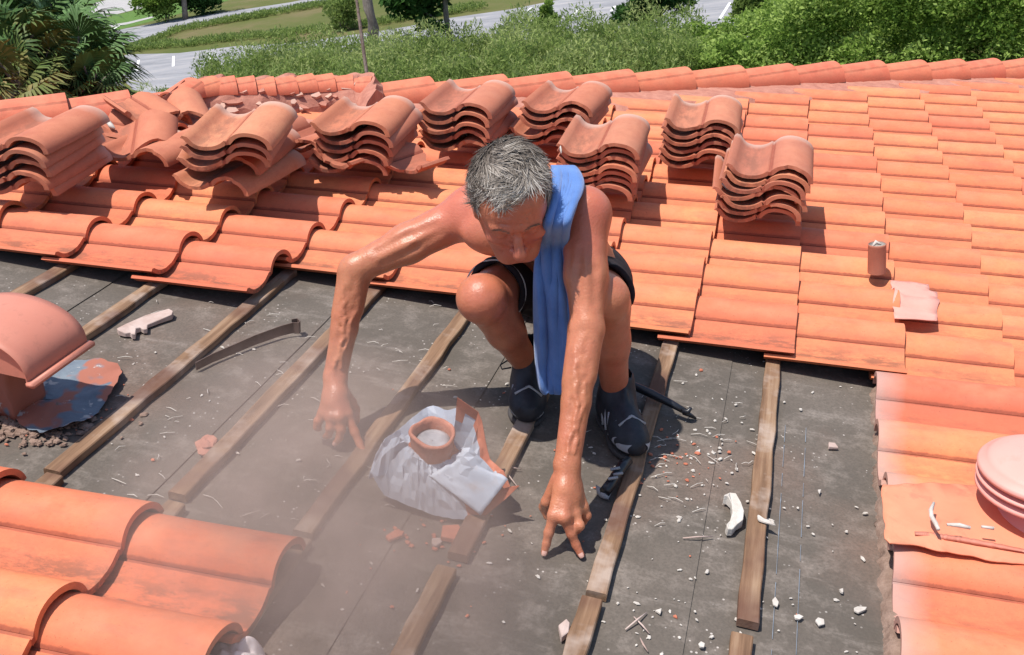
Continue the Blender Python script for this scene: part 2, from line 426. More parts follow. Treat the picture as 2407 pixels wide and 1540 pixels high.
# chalk lines snapped on the felt
M = NM('blue_chalk', .9); M.col((.20, .23, .27)); m_chalk = M.m
for (x0, y0, x1, y1) in ((1846, 999, 1813, 1540), (1895, 999, 1871, 1540)):
    p0, p1 = P(x0, y0), P(x1, y1); vv = []; ff = []
    for i in range(61):
        q = p0.lerp(p1, i/60); w_ = .0007*(.5+abs(noise.noise(Vector((i*.9, x0, 0))))*1.6)
        zz = max(wr(q.x, q.y)-.001, 0) + .0012
        vv += [(q.x-w_, q.y, wr(q.x, q.y)+.0005), (q.x+w_, q.y, wr(q.x, q.y)+.0005)]
        if i and noise.noise(Vector((i*.35, x0, 4))) > -.25: ff.append((2*i-2, 2*i-1, 2*i+1, 2*i))
    link('chalk_line', pm('chalk', vv, ff), m_chalk, house, RM)
M = NM('deck_board', .9); M.col(M.ramp(M.noise(3, 4), [(.3, (.10, .07, .05)), (.7, (.2, .15, .11))])); m_deck = M.m
# roof body: tiled slope down to the eaves, and the slope that falls away behind the hip
UE, V0, VN = 4.4, -4.0, 9.0
def hipw(u): return W((u, hip_v(u)+.05, -.012))
us = [-9, -6, -3.6, -2.761, -1.905, -.77, .424, 1.537, 2.6, 4.4]
def hv(u): return hip_v(u) if -3.6 <= u <= 2.6 else (3.08 + (u+3.6)*.9 if u < -3.6 else 8.05 + (u-2.6)*.7)
front_v = [(-9, V0, -.012)] + [(u, hv(u)+.06, -.012) for u in us if hv(u) > V0] + [(UE, V0, -.012)]
vv = [W(p) for p in front_v]
link('roof_deck', pm('roof_deck', vv, [tuple(range(len(vv)))]), m_deck, house)
bv, bf = [], []
for u in us:
    a_ = W((u, hv(u)+.06, -.014)); bv.append(a_)
zE = W((UE, 0, -.012)).z
yE = W((UE, hv(UE), 0)).y
for u in us:
    a_ = W((u, hv(u)+.06, -.014)); bv.append(Vector((a_.x, yE+.4, zE-.02)))
n_ = len(us)
for i in range(n_-1): bf.append((i, i+1, n_+i+1, n_+i))
m_back = m_ridge
link('back_slope', pm('back_slope', bv, bf), m_ridge, house)
M = NM('pale_stucco', .9); M.col(M.ramp(M.noise(8, 4), [(.3, (.52, .44, .36)), (.7, (.62, .54, .45))])); m_stucco = M.m
xe = W((UE, 0, 0)).x - .4; ye = yE
bm = bmesh.new()
xa = W((-9, 0, 0)).x
for (x0, y0, x1, y1) in ((xe, V0+.4, xe, ye), (xa, ye, xe, ye)):
    q = [bm.verts.new(p) for p in ((x0, y0, 0), (x1, y1, 0), (x1, y1, zE-.1), (x0, y0, zE-.1))]; bm.faces.new(q)
link('outer_wall', bm_done('outer_wall', bm), m_stucco, house)

# ------------------------------------------------------------------ hip tiles and their mortar
def hip_pt(s):
    """walk along the hip by u"""
    return Vector((s, hip_v(s), 0))
def cap_mesh(L=.42, r0=.098, r1=.112, seg=8, n=22):
    v, f = [], []
    for sd in (0, 1):
        for j in range(seg+1):
            x = L*j/seg; r = (r0+(r1-r0)*(j/seg)**1.3) - (.013 if sd else 0)
            for i in range(n+1):
                a_ = math.pi*(.02+.96*i/n); v.append((x, r*math.cos(a_), r*math.sin(a_)*.93))
    m_ = (seg+1)*(n+1)
    for j in range(seg):
        for i in range(n):
            a_ = j*(n+1)+i; f.append((a_, a_+n+1, a_+n+2, a_+1)); f.append((m_+a_, m_+a_+1, m_+a_+n+2, m_+a_+n+1))
    for i in range(n):
        f.append((i, i+1, m_+i+1, m_+i)); a_ = seg*(n+1)+i; f.append((a_, m_+a_, m_+a_+1, a_+1))
    for j in range(seg):
        a_ = j*(n+1); f.append((a_, m_+a_, m_+a_+n+1, a_+n+1)); a_ += n; f.append((a_, a_+n+1, m_+a_+n+1, m_+a_))
    me = pm('hip_cap', v, f); bm = bmesh.new(); bm.from_mesh(me); bmesh.ops.recalc_face_normals(bm, faces=bm.faces[:]); bm.to_mesh(me); bm.free()
    for p in me.polygons: p.use_smooth = True
    try: me.set_sharp_from_angle(angle=R_(45))
    except Exception: pass
    me.materials.append(m_ridge); return me
ME_CAP = cap_mesh()
seams = [P(x, y, .16).x for x, y in ((120, 240), (275, 232), (480, 225), (690, 214), (860, 200), (1012, 190), (1185, 182), (1330, 179), (1475, 176), (1612, 172), (1738, 166), (1858, 160), (1965, 156), (2072, 152), (2172, 150), (2262, 147), (2345, 146), (2420, 144))]
ORD = ['first', 'second', 'third', 'fourth', 'fifth', 'sixth', 'seventh', 'eighth', 'ninth', 'tenth', 'eleventh', 'twelfth', 'thirteenth', 'fourteenth', 'fifteenth', 'sixteenth', 'seventeenth', 'eighteenth', 'nineteenth', 'twentieth']
seams = [seams[0]-.62, seams[0]-.30] + seams + [seams[-1]+.28, seams[-1]+.56]
for i in range(1, len(seams)):
    a_, b_ = hip_pt(seams[i-1]), hip_pt(seams[i]); d = b_-a_; L = d.length + .05
    o = bpy.data.objects.new('hip_tile', ME_CAP); COL.objects.link(o)
    a2 = b_ - d.normalized()*L
    tl = math.asin(.02/L)
    o.matrix_world = RM @ Matrix.Translation((a2.x, a2.y, .050+random.uniform(-.003, .003))) @ Matrix.Rotation(math.atan2(d.y, d.x)+random.uniform(-.02, .02), 4, 'Z') @ Matrix.Rotation(-tl, 4, 'Y') @ Matrix.Diagonal((L/.42, 1, 1, 1))
    where = 'left of the palm' if False else ''
    tag(o, '%s rounded hip cap tile from the left in the line of caps behind the stacks' % ORD[i-1] if i <= 20 else 'hip cap tile at the right end of the line, at the picture edge', 'hip tile', 'cap tiles along the hip')
M = NM('pink_mortar', .95, .15)
a = M.noise(18, 6, .7); c = M.ramp(a, [(.3, (.33, .135, .10)), (.6, (.45, .205, .15)), (.8, (.52, .29, .22))]); M.col(c); M.bump(a, .8, .01); m_mort = M.m
vv, ff = [], []
nn_ = 260; u0_, u1_ = seams[0], seams[-1]
for i in range(nn_+1):
    u = u0_+(u1_-u0_)*i/nn_; v = hip_v(u); tdir = Vector((.76, .65, 0)); nd = Vector((tdir.y, -tdir.x, 0))   # toward the camera side
    rr = [(-.20, -.12), (-.10, .05), (.0, .12), (.085, .080), (.11, .075), (.17, .076), (.33, .070), (.37, .02)]
    for k, (o_, h_) in enumerate(rr):
        nz = (noise.noise(Vector((u*6, k*.7, 2)))*.012 + noise.noise(Vector((u*22, k*1.7, 5)))*.006)*(2.4 if k > 5 else 1)
        vv.append((u+nd.x*(o_+nz), v+nd.y*(o_+nz), h_+nz*.8))
K = 8
for i in range(nn_):
    for k in range(K-1): a_ = i*K+k; ff.append((a_, a_+1, a_+K+1, a_+K))
link('hip_mortar', pm('hip_mortar', vv, ff, True), m_mort, house, RM)
# ------------------------------------------------------------------ far ground, roads, weeds
def gmat(name, f):
    M = NM(name, .95, .1); f(M); return M.m
def _g(M):
    a = M.noise(.12, 5, .65); b = M.noise(1.4, 5, .7); d = M.noise(12, 3, .6)
    c = M.ramp(a, [(.35, (.085, .105, .028)), (.5, (.115, .118, .040)), (.65, (.17, .135, .07))])
    c = M.mix(M.ramp(b, [(.45, 0), (.7, .6)]), c, (.09, .12, .03)); c = M.mix(M.ramp(d, [(.3, .4), (.6, 0)]), c, (.05, .06, .02)); M.col(c)
m_ground = gmat('dry_grass_ground', _g)
vv = [(-600, -100, 0), (600, -100, 0), (600, 1100, 0), (-600, 1100, 0)]
tag(link('ground', pm('ground', vv, [(0, 1, 2, 3)]), m_ground), kind='structure')
def _a(M):
    a = M.noise(.25, 5, .6, M.map((1, 3, 1))); b = M.noise(3, 5, .7); c = M.ramp(a, [(.3, (.19, .195, .21)), (.55, (.27, .27, .285)), (.7, (.35, .335, .33))])
    c = M.mix(M.ramp(b, [(.5, 0), (.75, .5)]), c, (.35, .31, .285)); M.col(c)
m_asph = gmat('bleached_asphalt', _a)
m_conc = gmat('pale_concrete', lambda M: M.col(M.ramp(M.noise(.6, 4), [(.3, (.30, .29, .285)), (.7, (.40, .385, .375))])))
m_green = gmat('mown_verge', lambda M: M.col(M.ramp(M.noise(2, 5, .7), [(.3, (.06, .13, .025)), (.7, (.12, .19, .05))])))
m_white = gmat('white_road_paint', lambda M: M.col((.75, .75, .73)))
def patch(name, pts, z, mat, kind='structure', n=10, wob=0):
    """polygon on the ground through measured points"""
    q = [G(x, y, z) for x, y in pts]
    o = link(name, pm(name, q, [tuple(range(len(q)))]), mat)
    return tag(o, kind=kind)
# the near lot that swings up to the right, its far arm, the road at the far left
patch('parking_lot', [(215, 190), (232, 150), (300, 128), (420, 125), (560, 108), (700, 100), (900, 72), (960, 62), (1060, 42), (1200, 22), (1310, 0), (1500, -34), (1900, -95), (2300, -130), (2300, -40), (1950, 50), (1750, 120), (1250, 140), (700, 180), (400, 230)], .006, m_asph)
patch('driveway', [(205, 135), (205, 88), (300, 66), (420, 46), (560, 24), (680, 6), (820, -22), (980, -48), (1000, -30), (860, -8), (700, 18), (560, 42), (440, 62), (340, 90), (270, 112), (262, 140)], .010, m_asph)
patch('road', [(60, 60), (120, 38), (220, 8), (330, -22), (520, -70), (560, -30), (420, 0), (320, 22), (200, 52), (120, 66)], .006, m_conc)
patch('verge', [(70, 78), (120, 68), (200, 54), (320, 24), (420, 2), (520, -20), (540, 0), (380, 44), (250, 78), (210, 88), (100, 100)], .004, m_green)
patch('far_verge', [(0, 80), (0, -10), (100, -30), (240, -40), (220, 6), (120, 36), (60, 58)], .004, m_green)
patch('path', [(150, 76), (300, 52), (360, 38), (362, 41), (300, 57), (160, 84)], .008, m_conc)
for i, (x0, y0, x1, y1) in enumerate([(246, 158, 240, 172), (326, 141, 321, 167), (408, 132, 407, 156), (491, 124, 496, 144), (1245, 62, 1232, 72), (1360, 22, 1343, 38), (1446, 14, 1436, 26), (1716, 6, 1692, 44), (1250, 18, 1240, 26), (285, 58, 262, 71)]):
    a_, b_ = G(x0, y0, .02), G(x1, y1, .02); d = (b_-a_); sd = Vector((-d.y, d.x, 0)).normalized()*.085
    o = link('painted_line', pm('painted_line', [a_-sd, b_-sd, b_+sd, a_+sd], [(0, 1, 2, 3)]), m_white); tag(o, kind='structure')

# foliage: many small bent leaves in one mesh
def leaves(name, cent, size, up, colr, mat, ar=.35, tilt=.9):
    """cent (n,3), size (n,), leaf cards as rhombs; colr (n,) stored as attribute"""
    n = len(cent); a = rng.uniform(0, 2*np.pi, n); el = np.clip(rng.normal(up, .45, n), -1.3, 1.5)
    d = np.stack([np.cos(a)*np.cos(el), np.sin(a)*np.cos(el), np.sin(el)], 1)
    r = rng.normal(size=(n, 3)); s = np.cross(d, r); s /= np.linalg.norm(s, axis=1, keepdims=True)+1e-9
    L = size[:, None]; w = L*ar*.5
    mid = cent + d*L*.5 + np.array([0, 0, 1])*L*.06
    v = np.stack([cent, mid + s*w, cent + d*L, mid - s*w], 1).reshape(-1, 3)
    f = np.arange(4*n).reshape(-1, 4)
    me = npmesh(name, v, f, False)
    at = me.attributes.new('tone', 'FLOAT', 'POINT'); at.data.foreach_set('value', np.repeat(colr.astype(np.float32), 4))
    me.materials.append(mat); return me
def leafmat(name, cols, tr=.45):
    M = NM(name, .85, .04); at = M.n('ShaderNodeAttribute', attribute_name='tone')
    M.col(M.ramp(at.outputs['Fac'], [(i/(len(cols)-1), c) for i, c in enumerate(cols)]))
    tb = M.n('ShaderNodeBsdfTranslucent'); M.l(M.b.inputs['Base Color'].links[0].from_socket, tb.inputs[0])
    mx = M.n('ShaderNodeMixShader'); mx.inputs[0].default_value = tr; M.l(M.b.outputs[0], mx.inputs[1]); M.l(tb.outputs[0], mx.inputs[2]); M.l(mx.outputs[0], M.o.inputs[0])
    return M.m
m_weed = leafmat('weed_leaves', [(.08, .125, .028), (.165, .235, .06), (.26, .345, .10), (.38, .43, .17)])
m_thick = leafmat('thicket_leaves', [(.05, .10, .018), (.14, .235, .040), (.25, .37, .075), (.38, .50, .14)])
m_dark = leafmat('dark_leaves', [(.022, .06, .018), (.05, .12, .03), (.10, .19, .05)])
m_bark = gmat('grey_bark', lambda M: (M.col(M.ramp(M.noise(1, 5, .7, M.map((14, 14, 3))), [(.3, (.12, .095, .08)), (.7, (.27, .235, .205))])), M.bump(M.noise(1, 5, .7, M.map((20, 20, 5))), .8, .03)))

def blobs(centres, radii, n, flat=.8):
    """points in the outer shell of many lumps"""
    k = rng.choice(len(centres), n, p=(radii**2/np.sum(radii**2))); d = rng.normal(size=(n, 3)); d /= np.linalg.norm(d, axis=1, keepdims=True)
    d[:, 2] = np.where(rng.random(n) < .75, np.abs(d[:, 2]), d[:, 2]); rr = radii[k]*rng.uniform(.55, 1.05, n)
    return centres[k] + d*rr[:, None]*np.array([1, 1, flat]), k, d
def region(pts_top, pts_bot, n):
    """random ground points between two measured outlines (same x list)"""
    xs = [p[0] for p in pts_top]; out = []
    for _ in range(n):
        x = random.uniform(xs[0], xs[-1]); t = np.interp(x, xs, [p[1] for p in pts_top]); b = np.interp(x, [p[0] for p in pts_bot], [p[1] for p in pts_bot])
        g_ = G(x, random.uniform(t, b), 0); out.append((g_.x, g_.y, x))
    return np.array(out)
# tall weeds behind the roof: lumps, higher to the right
top = [(255, 250), (330, 235), (420, 225), (490, 215), (500, 222), (620, 195), (800, 170), (1000, 148), (1200, 142), (1350, 150), (1480, 140), (1620, 112)]
bot = [(255, 330), (420, 310), (700, 300), (1200, 280), (1620, 250)]
c_ = region(top, bot, 900); sc_ = np.where(c_[:, 2] < 497, .36, 1.0); r_ = rng.uniform(.40, 1.25, len(c_))*sc_; c_[:, 2] = r_*.55 + sc_* rng.uniform(0, 1.3, len(c_))*(rng.random(len(c_)) > .55)
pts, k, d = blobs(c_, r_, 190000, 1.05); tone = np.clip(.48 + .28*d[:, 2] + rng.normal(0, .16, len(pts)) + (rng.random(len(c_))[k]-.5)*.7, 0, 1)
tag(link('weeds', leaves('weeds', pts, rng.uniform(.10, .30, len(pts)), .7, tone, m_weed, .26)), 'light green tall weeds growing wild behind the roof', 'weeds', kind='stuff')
# thicket at the right: bigger rounded bushes that read as one mass
top = [(1560, 150), (1720, 120), (1800, 90), (1880, 50), (2000, 10), (2250, 0), (2480, 0)]
bot = [(1560, 230), (2000, 215), (2480, 210)]
c_ = region(top, bot, 620); sc_ = np.interp(c_[:, 2], [1560, 1780, 1930], [.30, .45, 1.0]); r_ = rng.uniform(.35, 1.25, len(c_))*(.45+.55*sc_); c_[:, 2] = rng.uniform(.4, 3.4, len(c_))*sc_
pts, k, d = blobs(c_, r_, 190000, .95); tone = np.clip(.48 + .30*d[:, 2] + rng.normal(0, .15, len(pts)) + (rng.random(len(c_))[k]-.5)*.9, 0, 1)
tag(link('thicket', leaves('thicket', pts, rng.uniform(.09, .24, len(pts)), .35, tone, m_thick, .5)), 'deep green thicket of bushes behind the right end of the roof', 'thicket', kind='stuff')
c_ = region([(500, 100), (800, 60), (1100, 30)], [(500, 130), (800, 100), (1100, 50)], 60)

def shrub(name, base, hgt, rad, n, mat, label, cat, ls=(.12, .3), up=.4, stems=4, group=None, lump=14, ar=.45):
    o = empty(name, base); c_ = []
    for _ in range(lump):
        a_ = random.uniform(0, 6.28); rr = rad*random.uniform(.05, .75); z = hgt*random.uniform(.25, .85); c_.append((rr*math.cos(a_), rr*math.sin(a_), z))
    c_ = np.array(c_); r_ = rng.uniform(.28, .5, lump)*rad*1.0
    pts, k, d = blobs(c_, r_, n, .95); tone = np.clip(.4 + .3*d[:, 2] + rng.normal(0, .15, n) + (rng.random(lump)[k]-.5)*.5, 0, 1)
    link('foliage', leaves('foliage', pts, rng.uniform(*ls, n), up, tone, mat, ar), None, o, Matrix.Translation(base))
    V, F = [], []
    for i in range(stems):
        q = c_[i % lump]; pr = [Vector((0, 0, -.05)), Vector((q[0]*.3, q[1]*.3, q[2]*.5)), Vector((q[0]*.8, q[1]*.8, q[2]))]
        v, f = tube(pr, [.05, .035, .015], 6); V, F = join([(V, F), (v, f)])
    link('stem', pm('stem', V, F, True), m_bark, o, Matrix.Translation(base))
    return tag(o, label, cat, group)
shrub('leafy_bush', G(395, 52), 3.2, 2.6, 9000, m_thick, 'bright green bush beside the driveway at the top left', 'bush', (.2, .5))
shrub('leafy_bush', G(480, 34), 2.6, 2.6, 7000, m_dark, 'dark green low bush right of the bright bush at the top left', 'bush', (.2, .5))
shrub('leafy_bush', G(30, 42), 4.5, 4.2, 9000, m_dark, 'dark bush behind the palm in the top left corner', 'bush', (.2, .5))
shrub('leafy_bush', G(1552, 112), 4.6, 2.0, 13000, m_dark, 'dark green tall bush standing out of the weeds before the parking lot', 'bush', (.16, .36))
shrub('leafy_bush', G(1300, 130), 3.2, .75, 5000, m_thick, 'slender pointed bush rising from the weeds in front of the lot', 'bush', (.14, .3), .9)
shrub('leafy_bush', G(1768, 96), 3.0, 1.2, 7000, m_weed, 'pale green rounded bush under the rightmost painted stripe', 'bush', (.14, .3), .7)
shrub('leafy_bush', G(805, 72), 2.2, 1.6, 2600, m_weed, 'olive scrubby bush on the dry grass left of the pole', 'bush', (.14, .34), .8)
for i in range(7):
    pass
# trees
def trunk(pts, rad, parent, name='trunk', n=12):
    v, f = tube(pts, rad, n); return link(name, pm(name, v, f, True), m_bark, parent)
b0 = G(872, 140); o = empty('tree', b0)
t0 = GD(878, 66, (b0-CAMW).length*.985); t1 = GD(866, 20, (b0-CAMW).length*.985); t2 = GD(852, -80, (b0-CAMW).length*.99)
trunk([b0, t0, t1, t2, t2 + (t2-t1)*1.2], [.36, .33, .30, .26, .2], o)
tag(o, 'bare grey tree trunk behind the pole, its crown above the picture', 'tree')
kk = t2 + (t2-t1)*1.2
c_ = np.array([kk + Vector((random.uniform(-2.5, 2.5), random.uniform(-2.5, 2.5), random.uniform(.5, 3))) for _ in range(10)]); pts, k, d = blobs(c_, np.full(10, 1.3), 5000)
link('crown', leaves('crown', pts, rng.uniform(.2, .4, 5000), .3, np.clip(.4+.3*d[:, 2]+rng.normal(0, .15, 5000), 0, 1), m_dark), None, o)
b0 = G(1062, 150); D_ = (b0-CAMW).length*.97; o = empty('tree', b0)
q = [b0, GD(1056, 84, D_), GD(1050, 50, D_), GD(1046, 10, D_), GD(1040, -60, D_), GD(1034, -140, D_)]
trunk(q, [.17, .16, .15, .14, .12, .08], o)
q2 = [GD(1052, 74, D_), GD(1030, 48, D_), GD(1008, 34, D_), GD(984, 26, D_)]
trunk(q2, [.06, .05, .045, .02], o, 'branch', 8)
cl = [(930, 4, .9), (950, 22, .8), (945, 0, .9), (985, 0, .9), (1010, 12, .8), (1000, 40, .7), (998, 58, .55), (1030, 66, .5), (975, 30, .6), (1030, 0, .8), (1000, -50, 1.6), (1080, -60, 1.6), (1040, -110, 2.0), (960, -60, 1.4)]
c_ = np.array([GD(x, y, D_+random.uniform(-1.2, .8)) for x, y, r in cl]); r_ = np.array([r*.75 for *_, r in cl])
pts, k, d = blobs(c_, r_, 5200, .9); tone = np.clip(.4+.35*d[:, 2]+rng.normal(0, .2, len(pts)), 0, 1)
link('crown', leaves('crown', pts, rng.uniform(.25, .5, len(pts)), -.2, tone, m_dark, .55), None, o)
tag(o, 'young big leaved tree with a thin forked trunk in front of the lot', 'tree')
# reddish trunk among the bushes
b0 = G(436, 46); o = empty('tree', b0); D_ = (b0-CAMW).length
trunk([b0, GD(433, 10, D_), GD(430, -50, D_)], [.3, .26, .2], o)
c_ = np.array([GD(430+random.uniform(-60, 60), -90+random.uniform(-30, 20), D_) for _ in range(8)]); pts, k, d = blobs(c_, np.full(8, 1.6), 2500)
link('crown', leaves('crown', pts, rng.uniform(.3, .5, 2500), .3, np.clip(.4+.3*d[:, 2], 0, 1), m_thick), None, o)
tag(o, 'reddish brown tree trunk between the bushes at the top left', 'tree')
# the thin grey pole
D_ = (W(P(866, 197, .13))-CAMW).length+.22
v, f = tube([GD(868, 215, D_), GD(864, 185, D_), GD(856, 130, D_*1.005), GD(848, 70, D_*1.01), GD(839, 5, D_*1.015), GD(828, -80, D_*1.02)], [.0095, .0095, .009, .0082, .0075, .007], 10)
tag(link('wooden_pole', pm('wooden_pole', v, f, True), m_bark), 'thin crooked grey pole standing just behind the hip tiles', 'pole')
# fan palm at the left: several rosettes of fans over hidden trunks
def _pl(M):
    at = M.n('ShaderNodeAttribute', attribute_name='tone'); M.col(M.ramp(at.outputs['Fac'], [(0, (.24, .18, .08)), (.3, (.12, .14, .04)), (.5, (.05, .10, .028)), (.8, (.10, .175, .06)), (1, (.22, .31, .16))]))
    M.b.inputs['Roughness'].default_value = .5
m_palm = gmat('palm_leaf', _pl)
def fan_mesh(name, hub, axis, nrm, R, tone, V, F, T, seg=26):
    side = axis.cross(nrm).normalized(); up = nrm.normalized()
    for i in range(seg):
        a_ = (i/(seg-1)-.5)*R_(250); d = axis*math.cos(a_)+side*math.sin(a_); L = R*random.uniform(.8, 1.05)*(1-.18*abs(a_)/2.2)
        w = side*math.cos(a_)-axis*math.sin(a_); wi = R*.036
        p0 = hub; p1 = hub+d*L*.5+up*.05*R; p2 = hub+d*L*.8-up*.04*R+Vector((0, 0, -.10*R)); p3 = hub+d*L-Vector((0, 0, .30*R*random.uniform(.5, 1.4)))
        b = len(V); V += [p0, p1-w*wi, p1+w*wi+up*wi*.5, p2-w*wi*.7, p2+w*wi*.7, p3]
        F += [(b, b+1, b+2, b+2), (b+1, b+3, b+4, b+2), (b+3, b+5, b+4, b+4)]; T += [tone+random.uniform(-.1, .1)]*6
pal = [(60, 95, 15.5, 1.0), (150, 130, 14.5, .9), (215, 150, 14.0, .75), (20, 60, 17, 1.0), (230, 215, 12.8, .7), (120, 215, 12.6, .75), (40, 205, 12.2, .8), (20, 150, 13.5, .8)]
for i, (x, y, D_, R) in enumerate(pal[:3]):
    pass
groups_ = {'tall fan palm with upright green fronds at the top left': [(70, 90, 15.5, .95, .62), (140, 110, 15.0, .85, .66), (25, 70, 16, 1.0, .6)],
           'fan palm with drooping fronds nearest the roof at the left': [(190, 165, 14.0, .80, .6), (215, 215, 13.2, .60, .5), (130, 220, 13.4, .62, .45)],
           'old fan palm with yellow and brown dying fronds at the left edge': [(30, 150, 13.0, .72, .34), (45, 215, 12.4, .66, .28), (95, 175, 12.9, .6, .42)]}
for lab, ros in groups_.items():
    V, F, T = [], [], []; o = None; stems = []
    c0 = GD(ros[0][0], ros[0][1], ros[0][2]); o = empty('fan_palm', Vector((c0.x, c0.y, 0)))
    for (x, y, D_, R, tn) in ros:
        h_ = GD(x, y, D_)
        for j in range(30):
            a_ = random.uniform(0, 6.28); el = random.uniform(-.5, 1.35); d = Vector((math.cos(a_)*math.cos(el), math.sin(a_)*math.cos(el), math.sin(el)))
            hub = h_ + d*R*random.uniform(.35, .75); nr = (Vector((0, 0, 1)) - d*d.z)
            nr = nr.normalized() if nr.length > .05 else Vector((1, 0, 0)); nr = (nr + Vector((random.uniform(-.5, .5),)*3)).normalized()
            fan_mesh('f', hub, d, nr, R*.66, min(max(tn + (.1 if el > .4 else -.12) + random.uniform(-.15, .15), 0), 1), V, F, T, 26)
            stems.append(([h_, hub], .012))
        stems.append(([Vector((c0.x, c0.y, 0)), Vector((c0.x, c0.y, h_.z*.5)), h_], .13))
    F4 = [f for f in F]
    me = bpy.data.meshes.new('fronds'); me.from_pydata([tuple(p) for p in V], [], [tuple(dict.fromkeys(f)) for f in F4]); me.update()
    at = me.attributes.new('tone', 'FLOAT', 'POINT'); at.data.foreach_set('value', np.array(T, dtype=np.float32))
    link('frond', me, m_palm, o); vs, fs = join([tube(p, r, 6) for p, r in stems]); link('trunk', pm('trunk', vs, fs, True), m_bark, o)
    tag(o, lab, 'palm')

# ragged grass along the edges of the island between the drives
line_ = [(300, 124), (360, 116), (450, 110), (560, 96), (700, 84), (860, 66), (1000, 44), (1140, 22)]
line2 = [(300, 122), (420, 70), (560, 44), (700, 20), (800, 4)]
cc = []
for ln_ in (line_, line2):
    for _ in range(700):
        x = random.uniform(ln_[0][0], ln_[-1][0]); y = float(np.interp(x, [p[0] for p in ln_], [p[1] for p in ln_])) + (random.uniform(-9, 1) if ln_ is line_ else random.uniform(-1, 8)); g_ = G(x, y, 0); cc.append((g_.x, g_.y, .08))
cc = np.array(cc); pts, k, d = blobs(cc, rng.uniform(.15, .45, len(cc)), 26000, .8)
tag(link('grass', leaves('grass', pts, rng.uniform(.12, .32, len(pts)), .8, np.clip(.35+.25*d[:, 2]+rng.normal(0, .2, len(pts)), 0, 1), m_weed, .3)), 'ragged dry grass along the edges of the island between the drives', 'grass', kind='stuff')
